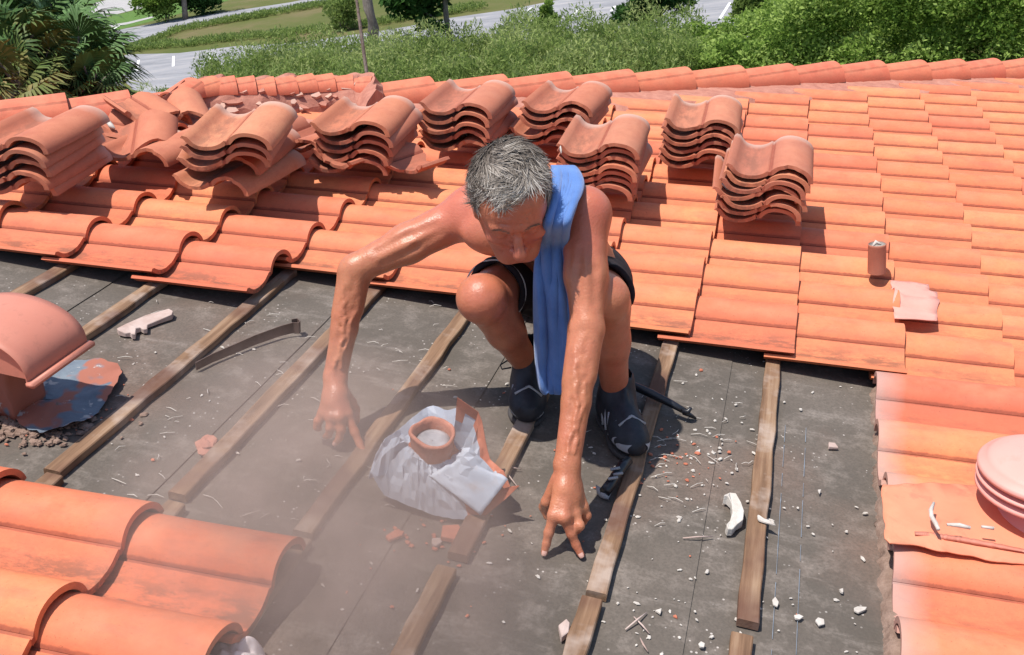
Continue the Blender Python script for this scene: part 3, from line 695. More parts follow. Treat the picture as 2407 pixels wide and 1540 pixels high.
# ------------------------------------------------------------------ figure: one continuous surface grown from a distance field
class Field:
    def __init__(s, lo, hi, h):
        s.h = h; s.lo = np.array(lo, float); s.n = np.ceil((np.array(hi)-s.lo)/h).astype(int)+1
        s.F = np.full(s.n, .12, np.float32)
        s.ax = [s.lo[i] + h*np.arange(s.n[i]) for i in range(3)]
    def box(s, lo, hi, m):
        a = np.clip(np.floor((np.array(lo)-m-s.lo)/s.h).astype(int), 0, s.n); b = np.clip(np.ceil((np.array(hi)+m-s.lo)/s.h).astype(int)+1, 0, s.n)
        if np.any(b-a < 1): return None
        sl_ = tuple(slice(a[i], b[i]) for i in range(3))
        return sl_, np.stack(np.meshgrid(*[s.ax[i][sl_[i]] for i in range(3)], indexing='ij'), -1)
    def merge(s, sl_, d, k, op):
        f = s.F[sl_]; d = d.astype(np.float32)
        if op == 'add':
            if k > 0: hh = np.clip(.5+.5*(f-d)/k, 0, 1); s.F[sl_] = f*(1-hh)+d*hh-k*hh*(1-hh)
            else: s.F[sl_] = np.minimum(f, d)
        elif op == 'sub':
            d = -d
            if k > 0: hh = np.clip(.5-.5*(f-d)/k, 0, 1); s.F[sl_] = f*(1-hh)+d*hh+k*hh*(1-hh)
            else: s.F[sl_] = np.maximum(f, d)
    def cone(s, a, b, ra, rb, k=.02, op='add', flat=None):
        a, b = np.array(a, float), np.array(b, float); r = max(ra, rb)
        q = s.box(np.minimum(a, b)-r, np.maximum(a, b)+r, max(k, .004)+s.h*2)
        if q is None: return
        sl_, X = q; ab = b-a; t = np.clip(((X-a)@ab)/(ab@ab+1e-12), 0, 1)
        D = X-a-t[..., None]*ab
        if flat is not None:                     # flattened cross-section: (direction, factor)
            nrm = np.array(flat[0], float); nrm /= np.linalg.norm(nrm); c_ = D@nrm; D = D + (flat[1]-1)*c_[..., None]*nrm
        s.merge(sl_, np.linalg.norm(D, axis=-1)-(ra+(rb-ra)*t), k, op)
    def chain(s, pts, rs, k=.01, op='add', flat=None):
        for i in range(len(pts)-1): s.cone(pts[i], pts[i+1], rs[i], rs[i+1], k, op, flat)
    def ell(s, c_, r, R=None, k=.02, op='add'):
        c_ = np.array(c_, float); r = np.array(r, float); q = s.box(c_-r.max(), c_+r.max(), max(k, .004)+s.h*2)
        if q is None: return
        sl_, X = q; X = X-c_
        if R is not None: X = X@np.array(R)       # R columns: local axes in field coordinates
        k0 = np.linalg.norm(X/r, axis=-1); k1 = np.linalg.norm(X/(r*r), axis=-1)+1e-9
        s.merge(sl_, k0*(k0-1)/k1, k, op)
    def cut(s, p, n, k=.004):
        """keep only the side n points away from"""
        n = np.array(n, float); n /= np.linalg.norm(n)
        X = np.stack(np.meshgrid(*s.ax, indexing='ij'), -1); s.merge(tuple(slice(0, q) for q in s.n), -((X-np.array(p))@n), k, 'sub')
    def mesh(s, name, mat, smooth=True):
        F = s.F; ins = F < 0; cs = [ins[i:ins.shape[0]-1+i, j:ins.shape[1]-1+j, k:ins.shape[2]-1+k] for i in (0, 1) for j in (0, 1) for k in (0, 1)]
        cnt = sum(c_.astype(np.int8) for c_ in cs); act = np.argwhere((cnt > 0) & (cnt < 8))
        idx = np.full(cnt.shape, -1, np.int64); idx[tuple(act.T)] = np.arange(len(act))
        acc = np.zeros((len(act), 3)); num = np.zeros(len(act)); cor = [(i, j, k) for i in (0, 1) for j in (0, 1) for k in (0, 1)]
        for a_ in range(8):
            for b_ in range(a_+1, 8):
                d = np.array(cor[b_])-np.array(cor[a_])
                if abs(d).sum() != 1: continue
                fa = F[tuple((act+cor[a_]).T)]; fb = F[tuple((act+cor[b_]).T)]; m_ = (fa < 0) != (fb < 0)
                t = np.where(m_, fa/(fa-fb+1e-12), 0); acc += np.where(m_[:, None], np.array(cor[a_])+t[:, None]*d, 0); num += m_
        V = s.lo+(act+acc/num[:, None])*s.h; Q = []
        for ax in range(3):
            o1, o2 = [i for i in range(3) if i != ax]; sh = [slice(None)]*3
            a_ = [slice(1, -1)]*3; a_[ax] = slice(0, -1); b_ = list(a_); b_[ax] = slice(1, None)
            A = ins[tuple(a_)]; Bb = ins[tuple(b_)]; e = np.argwhere(A != Bb); off = np.array([1, 1, 1]); off[ax] = 0; e = e+off
            flip = ins[tuple(e.T)]
            d1 = np.zeros(3, int); d1[o1] = 1; d2 = np.zeros(3, int); d2[o2] = 1
            q = np.stack([idx[tuple((e-d1-d2).T)], idx[tuple((e-d2).T)], idx[tuple(e.T)], idx[tuple((e-d1).T)]], 1)
            fl = flip if ax != 1 else ~flip
            q[~fl] = q[~fl][:, ::-1]; Q.append(q)
        Q = np.concatenate(Q); Q = Q[(Q >= 0).all(1)]
        # light relaxation
        for _ in range(smooth if smooth is not True else 1):
            S_ = np.zeros_like(V); c2 = np.zeros(len(V))
            for i in range(4):
                for j in (1, 3): np.add.at(S_, Q[:, i], V[Q[:, (i+j) % 4]]); np.add.at(c2, Q[:, i], 1)
            V = V*.5 + .5*S_/np.maximum(c2, 1)[:, None]
        me = npmesh(name, V, Q, True); me.materials.append(mat); return me

J = lambda x, y, h: np.array(P(x, y, h))
camp = np.array([0, 0, SC])
def cam2roof(x, y, z): return np.array([x*Uc[0]+y*Uc[1]+z*Uc[2], x*Vc[0]+y*Vc[1]+z*Vc[2], x*Nc[0]+y*Nc[1]+z*Nc[2]])
shL, shR = J(1108, 500, .540), J(1374, 505, .605)
elL, elR = J(836, 632, .395), J(1380, 765, .405)
wrL, wrR = J(788, 885, .150), J(1333, 1092, .165)
anL, anR = J(1245, 862, .095), J(1447, 922, .095)
knL, knR = J(1132, 702, .385), J(1422, 702, .425)
pel = np.array([-.462, 2.50, .27]); hpL = pel+np.array([-.095, 0, 0]); hpR = pel+np.array([.095, 0, 0])
nk = (shL+shR)*.5 + np.array([-.005, .02, .035])
def bodyprims(Fd):
    # torso
    ch = (shL*.5+shR*.5)
    mid = ch*.55+pel*.45 + np.array([0, .03, .02])
    for sx in (-1, 1):
        Fd.cone(ch+np.array([sx*.065, .03, -.03]), mid+np.array([sx*.05, .02, .0]), .088, .082, .05)
        Fd.cone(mid+np.array([sx*.05, .02, 0]), pel+np.array([sx*.055, 0, .02]), .085, .098, .05)
        Fd.ell(ch+np.array([sx*.075, -.035, -.055]), (.068, .038, .042), None, .04)          # chest
    Fd.ell(pel, (.155, .11, .10), None, .05)
    # shoulders
    for S_, E_, W_, sx in ((shL, elL, wrL, -1), (shR, elR, wrR, 1)):
        Fd.cone(nk+np.array([sx*.03, .01, -.005]), S_+np.array([0, .0, .012]), .046, .046, .04)
        Fd.ell(S_, (.052, .052, .052), None, .03)
        d = (E_-S_); d /= np.linalg.norm(d)
        Fd.cone(S_, S_*.45+E_*.55, .053, .047, .03); Fd.cone(S_*.45+E_*.55, E_, .046, .036, .02)
        q = S_*.45+E_*.55; v_ = camp-q; v_ /= np.linalg.norm(v_); sd = np.cross(d, v_)
        Fd.cone(S_*.65+E_*.35+v_*.012, S_*.3+E_*.7+v_*.010, .030, .026, .02)                # biceps
        Fd.cone(S_*.7+E_*.3-v_*.012, S_*.25+E_*.75-v_*.010, .030, .026, .02)
        f = W_-E_; f /= np.linalg.norm(f); s2 = np.cross(f, v_); s2 /= np.linalg.norm(s2)
        Fd.ell(E_, (.034, .034, .034), None, .012)
        p = lambda t: E_*(1-t)+W_*t
        Fd.cone(p(.0), p(.55), .031, .030, .015); Fd.cone(p(.55), W_, .030, .0235, .015)
        Fd.cone(p(.05)+s2*.015, p(.42)+s2*.013, .024, .023, .018); Fd.cone(p(.05)-s2*.014, p(.36)-s2*.014, .023, .022, .018)
        Fd.cone(p(.12)+v_*.012, p(.45)+v_*.008, .020, .017, .016)
        Fd.cone(p(.45)+s2*.008, W_+s2*.010, .020, .017, .012); Fd.cone(p(.45)-s2*.008, W_-s2*.010, .020, .017, .012)
        for a0, a1, t0, t1 in ((-.004, .002, .10, .60), (.013, .006, .20, .75), (-.016, -.010, .25, .80)):
            pts = []
            for i in range(6):
                t = t0+(t1-t0)*i/5; rr = .036*(1-t)+.0255*t; a_ = a0+(a1-a0)*i/5; pts.append(p(t)+s2*a_+v_*(math.sqrt(max(rr*rr-a_*a_, 1e-6))+.0055))
            Fd.chain(pts, [.0020]*6, .012, 'sub')
        u_ = lambda t: S_*(1-t)+E_*t
        sd2 = np.cross(d, v_); sd2 /= np.linalg.norm(sd2)
        for a0 in (-.020, .018):
            Fd.chain([u_(.3)+sd2*a0*.6+v_*.056, u_(.5)+sd2*a0+v_*.051, u_(.8)+sd2*a0+v_*.043], [.003, .0035, .003], .018, 'sub')
        # tendons and veins
        r0 = .0026
        for t0, t1, a0, a1 in ((.30, .62, .010, -.004), (.62, .95, -.004, .006), (.40, .9, -.016, -.010), (.15, .5, .018, .010)):
            pts = []
            for i in range(7):
                t = t0+(t1-t0)*i/6; rr = .034*(1-t)+.0245*t; a_ = a0+(a1-a0)*i/6+.003*math.sin(i*1.9+sx)
                up_ = math.sqrt(max(rr*rr-a_*a_, 1e-6)); pts.append(p(t)+s2*a_+v_*(up_+.0025))
            Fd.chain(pts, [r0]*7, .006)
        Fd.ell(W_+s2*.019*(sx)+v_*.010, (.009, .009, .009), None, .01)                     # wrist bone
    # collar bones
    for S_, sx in ((shL, -1), (shR, 1)):
        Fd.cone(nk+np.array([sx*.02, -.06, -.03]), S_+np.array([-sx*.02, -.03, .015]), .010, .010, .02)
    # legs
    for H_, K_, A_, sx in ((hpL, knL, anL, -1), (hpR, knR, anR, 1)):
        Fd.cone(H_, H_*.45+K_*.55, .088, .068, .04); Fd.cone(H_*.45+K_*.55, K_, .068, .050, .03)
        v_ = camp-K_; v_ /= np.linalg.norm(v_)
        Fd.ell(K_+v_*.012, (.054, .050, .053) if sx < 0 else (.048, .046, .050), None, .02)
        p = lambda t: K_*(1-t)+A_*t
        Fd.cone(K_, p(.45), .047, .043, .03); Fd.cone(p(.45), A_, .043, .034, .02)
        bk = np.array([0, 1, .1])
        Fd.cone(p(.15)+bk*.028, p(.5)+bk*.02, .046, .036, .03)                               # calf
        Fd.cone(A_, A_+np.array([0, 0, -.045]), .033, .030, .02)
    # neck
    Fd.cone(nk, headC+hz*-.055+hy*-.02, .058, .050, .03)

# head frame: hx to the picture's right, hy out of the face, hz to the crown
headC = np.array(J(1202, 470, .665))
vc = headC-camp; vc /= np.linalg.norm(vc)                       # view ray
dn = cam2roof(0, 1, 0); dn = dn-vc*(dn@vc); dn /= np.linalg.norm(dn)
rt = np.cross(dn, vc); rt = rt if rt@cam2roof(1, 0, 0) > 0 else -rt
A1 = R_(49)
hy = -vc*math.cos(A1)+dn*math.sin(A1); hz = -vc*math.sin(A1)-dn*math.cos(A1); hx = rt.copy()
def rotm(axis, a_, v_):
    axis = axis/np.linalg.norm(axis); return v_*math.cos(a_)+np.cross(axis, v_)*math.sin(a_)+axis*(axis@v_)*(1-math.cos(a_))
yaw = R_(-7); hx, hy = [rotm(hz, yaw*(1 if np.cross(hx, hy)@hz > 0 else -1)*1.0, q) for q in (hx, hy)]
rollh = R_(3); hx, hz = [rotm(hy, rollh, q) for q in (hx, hz)]
HR = np.stack([hx, hy, hz], 1)
hp = lambda x, y, z: headC+hx*x+hy*y+hz*z
def headprims(Fd):
    E = lambda c_, r, k=.02, op='add': Fd.ell(hp(*c_), r, HR, k, op)
    E((0, -.012, .030), (.076, .096, .084), .02)
    E((0, .040, .020), (.066, .058, .066), .03)
    E((0, .036, -.045), (.057, .056, .070), .03)
    Fd.cone(hp(-.018, .074, -.098), hp(.018, .074, -.098), .017, .017, .025)               # chin
    for sx in (-1, 1):
        Fd.cone(hp(sx*.054, .0, -.05), hp(sx*.030, .062, -.095), .018, .015, .03)           # jaw
        E((sx*.043, .066, -.030), (.022, .021, .016), .012)                                  # cheek bone
        Fd.cone(hp(sx*.010, .096, .017), hp(sx*.046, .082, .015), .0095, .0095, .009)         # brow
        E((sx*.031, .102, -.004), (.021, .018, .0135), .007, 'sub')                          # orbit
        E((sx*.031, .080, -.005), (.0165, .0145, .0135), .004)                              # lidded eye
        Fd.cone(hp(sx*.018, .0955, -.0095), hp(sx*.043, .0885, -.0095), .0016, .0016, .003, 'sub')  # lid slit
        E((sx*.0125, .103, -.040), (.0085, .011, .0085), .008)                              # nostril wing
        E((sx*.007, .108, -.0475), (.004, .006, .003), .002, 'sub')
        Fd.chain([hp(sx*.017, .098, -.037), hp(sx*.027, .088, -.055), hp(sx*.031, .081, -.072)], [.0034, .0028, .0018], .006, 'sub')  # laugh line
        E((sx*.077, -.008, -.018), (.010, .021, .032), .008); E((sx*.088, -.002, -.018), (.006, .011, .019), .004, 'sub')
    Fd.chain([hp(0, .088, .014), hp(0, .105, -.010), hp(.001, .120, -.031)], [.0075, .0090, .0120], .007)
    E((.001, .1225, -.037), (.0155, .0130, .0120), .004)
    Fd.chain([hp(-.023, .083, -.068), hp(0, .0975, -.065), hp(.023, .083, -.068)], [.004, .0065, .004], .006)
    Fd.chain([hp(-.020, .083, -.077), hp(0, .096, -.078), hp(.020, .083, -.077)], [.004, .007, .004], .006)
    Fd.chain([hp(-.026, .085, -.072), hp(0, .1035, -.0715), hp(.026, .085, -.072)], [.0012, .0018, .0012], .003, 'sub')
    for z in (.034, .043, .052):                                                             # forehead lines
        Fd.chain([hp(-.035, .088-.25*(z-.03), z), hp(0, .101-.25*(z-.03), z+.001), hp(.035, .088-.25*(z-.03), z)], [.0016]*3, .004, 'sub')
    for sx in (-1, 1): Fd.cone(hp(sx*.006, .102, .008), hp(sx*.009, .102, .024), .0022, .0018, .004, 'sub')

def handprims(Fd, W_, fingers, thumb, mcps, side):
    """fingers: list of point chains (mcp, pip, dip, tip)"""
    for m_ in mcps: Fd.cone(W_, m_, .0205, .0140, .014)
    Fd.cone((W_*.55+mcps[1]*.45), (W_*.35+mcps[2]*.65), .021, .019, .014)
    for i in range(len(mcps)-1): Fd.cone(mcps[i], mcps[i+1], .0115, .0115, .008); Fd.cone((W_+mcps[i])/2, (W_+mcps[i+1])/2, .015, .015, .01)
    for ch in fingers:
        rs = [.0125, .0105, .0093, .0080]; Fd.chain(ch, rs, .005)
        Fd.ell(ch[1], (.0110,)*3, None, .004)
        Fd.ell(ch[0], (.0130,)*3, None, .006)
    Fd.chain(thumb, [.016, .0125, .0105, .0085], .006)
    for m_ in mcps:                                                                          # tendons on the back of the hand
        v_ = camp-m_; v_ /= np.linalg.norm(v_); Fd.cone(W_+v_*.014, m_+v_*.0095, .003, .0026, .006)
# hand at the picture's right: two fingers spread on the felt, the others folded
def hand_R():
    W_ = wrR; m2 = J(1302, 1212, .088); m3 = J(1326, 1216, .090); m4 = J(1350, 1207, .086); m5 = J(1368, 1192, .082)
    f2 = [m2, J(1290, 1252, .052), J(1284, 1279, .028), J(1279, 1300, .010)]
    f3 = [m3, J(1343, 1254, .054), J(1354, 1281, .029), J(1366, 1305, .010)]
    f4 = [m4, J(1362, 1236, .070), J(1356, 1245, .045), J(1344, 1226, .036)]
    f5 = [m5, J(1378, 1212, .064), J(1370, 1226, .042), J(1358, 1212, .036)]
    th = [W_*.75+m2*.25+np.array([-.012, .0, -.008]), J(1285, 1180, .082), J(1278, 1192, .055), J(1286, 1215, .034)]
    return W_, [f2, f3, f4, f5], th, [m2, m3, m4, m5]
def hand_L():
    W_ = wrL; m2 = J(816, 975, .083); m3 = J(798, 981, .085); m4 = J(778, 980, .083); m5 = J(760, 972, .080)
    f2 = [m2, J(834, 1016, .048), J(845, 1042, .026), J(856, 1066, .010)]
    f3 = [m3, J(802, 1010, .058), J(798, 1030, .036), J(788, 1042, .020)]
    f4 = [m4, J(776, 1006, .060), J(773, 1022, .040), J(765, 1026, .022)]
    f5 = [m5, J(748, 990, .064), J(745, 1004, .048), J(750, 1008, .032)]
    th = [W_*.75+m2*.25+np.array([.010, .0, -.01]), J(826, 945, .075), J(836, 962, .050), J(838, 990, .032)]
    return W_, [f2, f3, f4, f5], th, [m2, m3, m4, m5]
def skin_():
    M = NM('tanned_skin', .42, .45)
    a = M.noise(9, 4, .6); b = M.noise(38, 4, .65); pz = M.noise(3.0, 3, .5)
    c = M.ramp(pz, [(.3, (.40, .150, .075)), (.5, (.48, .190, .100)), (.7, (.47, .150, .085))])
    c = M.mix(M.ramp(a, [(.4, 0), (.75, .45)]), c, (.46, .115, .078)); c = M.mix(M.ramp(b, [(.3, .40), (.58, 0)]), c, (.30, .10, .055)); fr = M.noise(150, 3, .6); c = M.mix(M.ramp(fr, [(.62, 0), (.72, .3)]), c, (.26, .085, .05))
    at = M.n('ShaderNodeAttribute', attribute_name='flush'); c = M.mix(M.math('MULTIPLY', at.outputs['Fac'], .6), c, (.50, .105, .080))
    M.col(c); M.b.inputs['Subsurface Weight'].default_value = .10; M.b.inputs['Subsurface Radius'].default_value = (.012, .004, .002); M.b.inputs['Subsurface Scale'].default_value = 1.0
    M.rough(M.ramp(a, [(.35, .28), (.7, .47)])); M.bump(M.math('ADD', M.noise(210, 3, .6), M.math('MULTIPLY', b, .9)), .35, .003); return M.m
m_skin = skin_()
Fd = Field((-1.08, 1.62, -.02), (-.10, 2.76, .80), .0042)
bodyprims(Fd); headprims(Fd)
for h_ in (hand_R(), hand_L()): handprims(Fd, *h_, 1)
me = Fd.mesh('body', m_skin, 1)
co = np.empty(len(me.vertices)*3); me.vertices.foreach_get('co', co); co = co.reshape(-1, 3)
fl = np.zeros(len(co))
for c_, r in ((shL, .12), (shR, .11), (hp(0, .11, -.035), .035), (hp(0, .06, -.02), .085), (nk, .1)):
    fl = np.maximum(fl, np.exp(-(np.linalg.norm(co-c_, axis=1)/r)**2))
at = me.attributes.new('flush', 'FLOAT', 'POINT'); at.data.foreach_set('value', fl.astype(np.float32))
person = empty('person', RM @ Matrix.Translation((float(pel[0]), float(pel[1]), 0)))
tag(person, 'shirtless grey haired man squatting on the stripped roof, reaching down with both hands', 'person')
link('body', me, m_skin if False else None, person, RM)
print('body verts', len(me.vertices))
# finger nails
M = NM('finger_nail', .3, .5); M.col((.66, .38, .31)); m_nail = M.m
for hh in (hand_R(), hand_L()):
    for ch in hh[1][:2]:
        V, F = [], []; t = ch[3]; d = ch[3]-ch[2]; d /= np.linalg.norm(d); v_ = camp-t; v_ -= d*(v_@d); v_ /= np.linalg.norm(v_); s_ = np.cross(d, v_)
        for i in range(5):
            for j in range(5):
                x = (i-2)/2; y = (j-2)/2; V.append(Vector(t - d*.001 + s_*x*.0052*(1-.15*max(y, 0)) + d*y*.0054 + v_*(.0083*math.sqrt(max(1-.38*x*x, 0))-.0012*max(y, 0)**2)))
        F += [(i*5+j, (i+1)*5+j, (i+1)*5+j+1, i*5+j+1) for i in range(4) for j in range(4)]
        link('finger_nail', pm('nail', V, F, True), m_nail, person, RM)

# ---- hair: scalp shell + many short locks
def _hair(M):
    at = M.n('ShaderNodeAttribute', attribute_name='tone'); M.col(M.ramp(at.outputs['Fac'], [(0, (.040, .031, .025)), (.35, (.15, .125, .105)), (.65, (.34, .30, .26)), (1, (.66, .62, .56))])); M.b.inputs['Roughness'].default_value = .5
M = NM('grey_hair', .65, .12); _hair(M); m_hair = M.m
Fh = Field(headC-.16, headC+.16, .0045)
Fh.ell(hp(0, -.014, .034), (.081, .099, .088), HR, .02); Fh.ell(hp(0, .034, .030), (.067, .056, .068), HR, .02)
def hairline(P_):
    """keep above the hair line; local coords (x, y, z)"""
    x, y, z = P_; front = .050 - 10*x*x; return (z > .048 + .30*(y-.05)) if y > .045 else (z > -.02 + .9*(y+.02)*(y > -.02) - .7*max(0, -.02-y))
X = np.stack(np.meshgrid(*Fh.ax, indexing='ij'), -1)-headC; L_ = X@HR
lx, ly, lz = L_[..., 0], L_[..., 1], L_[..., 2]
line = np.where(ly > .03, .031+.10*(ly-.03)/.06 + 4.5*(np.abs(lx)-.02).clip(0)**1.4, np.where(ly > -.02, -.012+.052*(ly+.02)/.05, -.012-.9*(-.02-ly).clip(0, .06)))
# one rounded forelock reaching down on the forehead
line = line - .032*np.exp(-((lx+.010)/.034)**2)*(ly > .03)
Fh.F = np.maximum(Fh.F, ((line-lz)*.7).astype(np.float32))
mh = Fh.mesh('hair', m_hair, 2)
hv_ = np.empty(len(mh.vertices)*3); mh.vertices.foreach_get('co', hv_); hv_ = hv_.reshape(-1, 3); hl = (hv_-headC)@HR
def tone_at(l): return np.clip(.55+4.2*(l[:, 1]-.01)-3.0*(l[:, 2]-.09).clip(0)-2.0*(np.abs(l[:, 0])-.045).clip(0), .08, .92)
at = mh.attributes.new('tone', 'FLOAT', 'POINT'); at.data.foreach_set('value', (tone_at(hl)*.75).astype(np.float32))
hair = link('hair', mh, None, person, RM)
# locks
nrmv = np.empty(len(mh.vertices)*3); mh.vertices.foreach_get('normal', nrmv); nrmv = nrmv.reshape(-1, 3)
out = np.where(((hv_-hp(0, -.01, .0)) * nrmv).sum(1) > 0)[0]
pick = rng.choice(out, 6500)
V, F, T = [], [], []
for i in pick:
    p = hv_[i]; n_ = nrmv[i]; l = hl[i]
    wv = noise.noise(Vector((l[0]*16, l[1]*16, l[2]*16)))*2.6; comb = hy*.9 + hx*(.45 + wv) - hz*.25                      # combed forward and to the side, unruly
    if l[0] < -.055: comb = comb*.6 - hx*.5
    if l[0] > .05: comb = comb - hz*.8
    d = comb + rng.normal(0, .16, 3); d -= n_*(d@n_); d /= np.linalg.norm(d)+1e-9
    s_ = np.cross(n_, d); L = rng.uniform(.020, .044); w_ = rng.uniform(.0008, .0022); lift = (rng.uniform(.0, .14)+.22*max(0, wv)) if l[1] < .05 else rng.uniform(.0, .07)
    cur = rng.normal(0, .35)+wv*.3; t0 = float(np.clip(tone_at(l[None])[0]+wv*.10+rng.normal(0, .15), 0, 1)); b = len(V)
    for j in range(5):
        t = j/4; q = p + d*L*t + s_*cur*L*t*t + n_*(.0005 + L*lift*t*(1-.55*t)); ww = w_*(1-.85*t**2)
        V += [q-s_*ww, q+n_*ww*.7, q+s_*ww]; T += [t0*(.85+.3*t)]*3
    for j in range(4):
        for k_ in range(2): F.append((b+j*3+k_, b+j*3+k_+1, b+j*3+k_+4, b+j*3+k_+3))
ml = npmesh('locks', V, F, True); ml.materials.append(m_hair); at = ml.attributes.new('tone', 'FLOAT', 'POINT'); at.data.foreach_set('value', np.clip(np.array(T, dtype=np.float32), 0, 1))
link('hair_locks', ml, None, hair, RM)
for sx in (-1, 1):
    V, F, T = [], [], []
    for _ in range(120):
        t = random.random(); p = hp(sx*(.014+.034*t), .104-.013*t, .017+.005*math.sin(t*3)+random.uniform(-.003, .003)); d = hx*sx*.9+hz*random.uniform(-.3, .5)-hy*.2; d /= np.linalg.norm(d); s_ = np.cross(d, hy); b = len(V)
        V += [p-s_*.0004, p+s_*.0004, p+d*.006+hy*.0006]; F.append((b, b+1, b+2)); T += [random.uniform(.25, .45)]*3
    mb = pm('brow', V, F); at = mb.attributes.new('tone', 'FLOAT', 'POINT'); at.data.foreach_set('value', np.array(T, dtype=np.float32)); link('eyebrow', mb, m_hair, person, RM)

# ---- shorts
M = NM('black_shorts_cloth', .8, .2); a = M.noise(14, 4, .6); M.col(M.ramp(a, [(.3, (.012, .010, .012)), (.7, (.030, .022, .026))])); M.bump(M.noise(300, 2), .2, .001); m_short = M.m
Fs = Field((-.75, 1.95, .05), (-.1, 2.76, .62), .005)
Fs.ell(pel, (.170, .125, .115), None, .05); Fs.cone(pel+np.array([0, .01, .0]), pel+np.array([0, -.02, .09]), .13, .118, .04)
for H_, K_, t1 in ((hpL, knL, .80), (hpR, knR, .80)):
    Fs.cone(H_, H_*(1-t1)+K_*t1, .095, .074, .04)
for i in range(26):
    a_ = random.uniform(0, 6.28)
tl_ = hpL*(1-.76)+knL*.76; dL = knL-hpL; Fs2 = Fs
X = np.stack(np.meshgrid(*Fs.ax, indexing='ij'), -1)
def endcut(H_, K_, t1, side):
    d = (K_-H_)/np.linalg.norm(K_-H_); q = H_*(1-t1)+K_*t1; m_ = side*(X[..., 0]-pel[0]) > 0
    Fs.F[:] = np.where(m_, np.maximum(Fs.F, ((X-q)@d).astype(np.float32)), Fs.F)
    inner = np.linalg.norm((X-H_)-(((X-H_)@d)[..., None])*d, axis=-1) - .066
    Fs.F[:] = np.where(m_ & (((X-q)@d) > -.10), np.maximum(Fs.F, -inner.astype(np.float32)), Fs.F)
endcut(hpL, knL, .76, -1); endcut(hpR, knR, .74, 1)
wn = np.array([noise.noise(Vector((x*9, 0, 0))) for x in np.linspace(0, 1, 5)])
Fs.F += (.0035*np.sin(X[..., 0]*70+X[..., 2]*45+3*np.sin(X[..., 1]*22))).astype(np.float32)
shorts = link('shorts', Fs.mesh('shorts', m_short, 2), None, person, RM)
M = NM('white_piping', .7); M.col((.55, .52, .50)); m_pipe_w = M.m
for H_, K_, t1, sx in ((hpL, knL, .745, -1),):
    d = (K_-H_)/np.linalg.norm(K_-H_); e1 = np.cross(d, [0, 0, 1.]); e1 /= np.linalg.norm(e1); e2 = np.cross(e1, d); q = H_*(1-t1)+K_*t1
    ring = [q+(e1*math.cos(a_)+e2*math.sin(a_))*.077 for a_ in np.linspace(0, 2*math.pi, 40)]
    v, f = tube([Vector(r) for r in ring], .0022, 5); link('piping', pm('piping', v, f, True), m_pipe_w, shorts, RM)

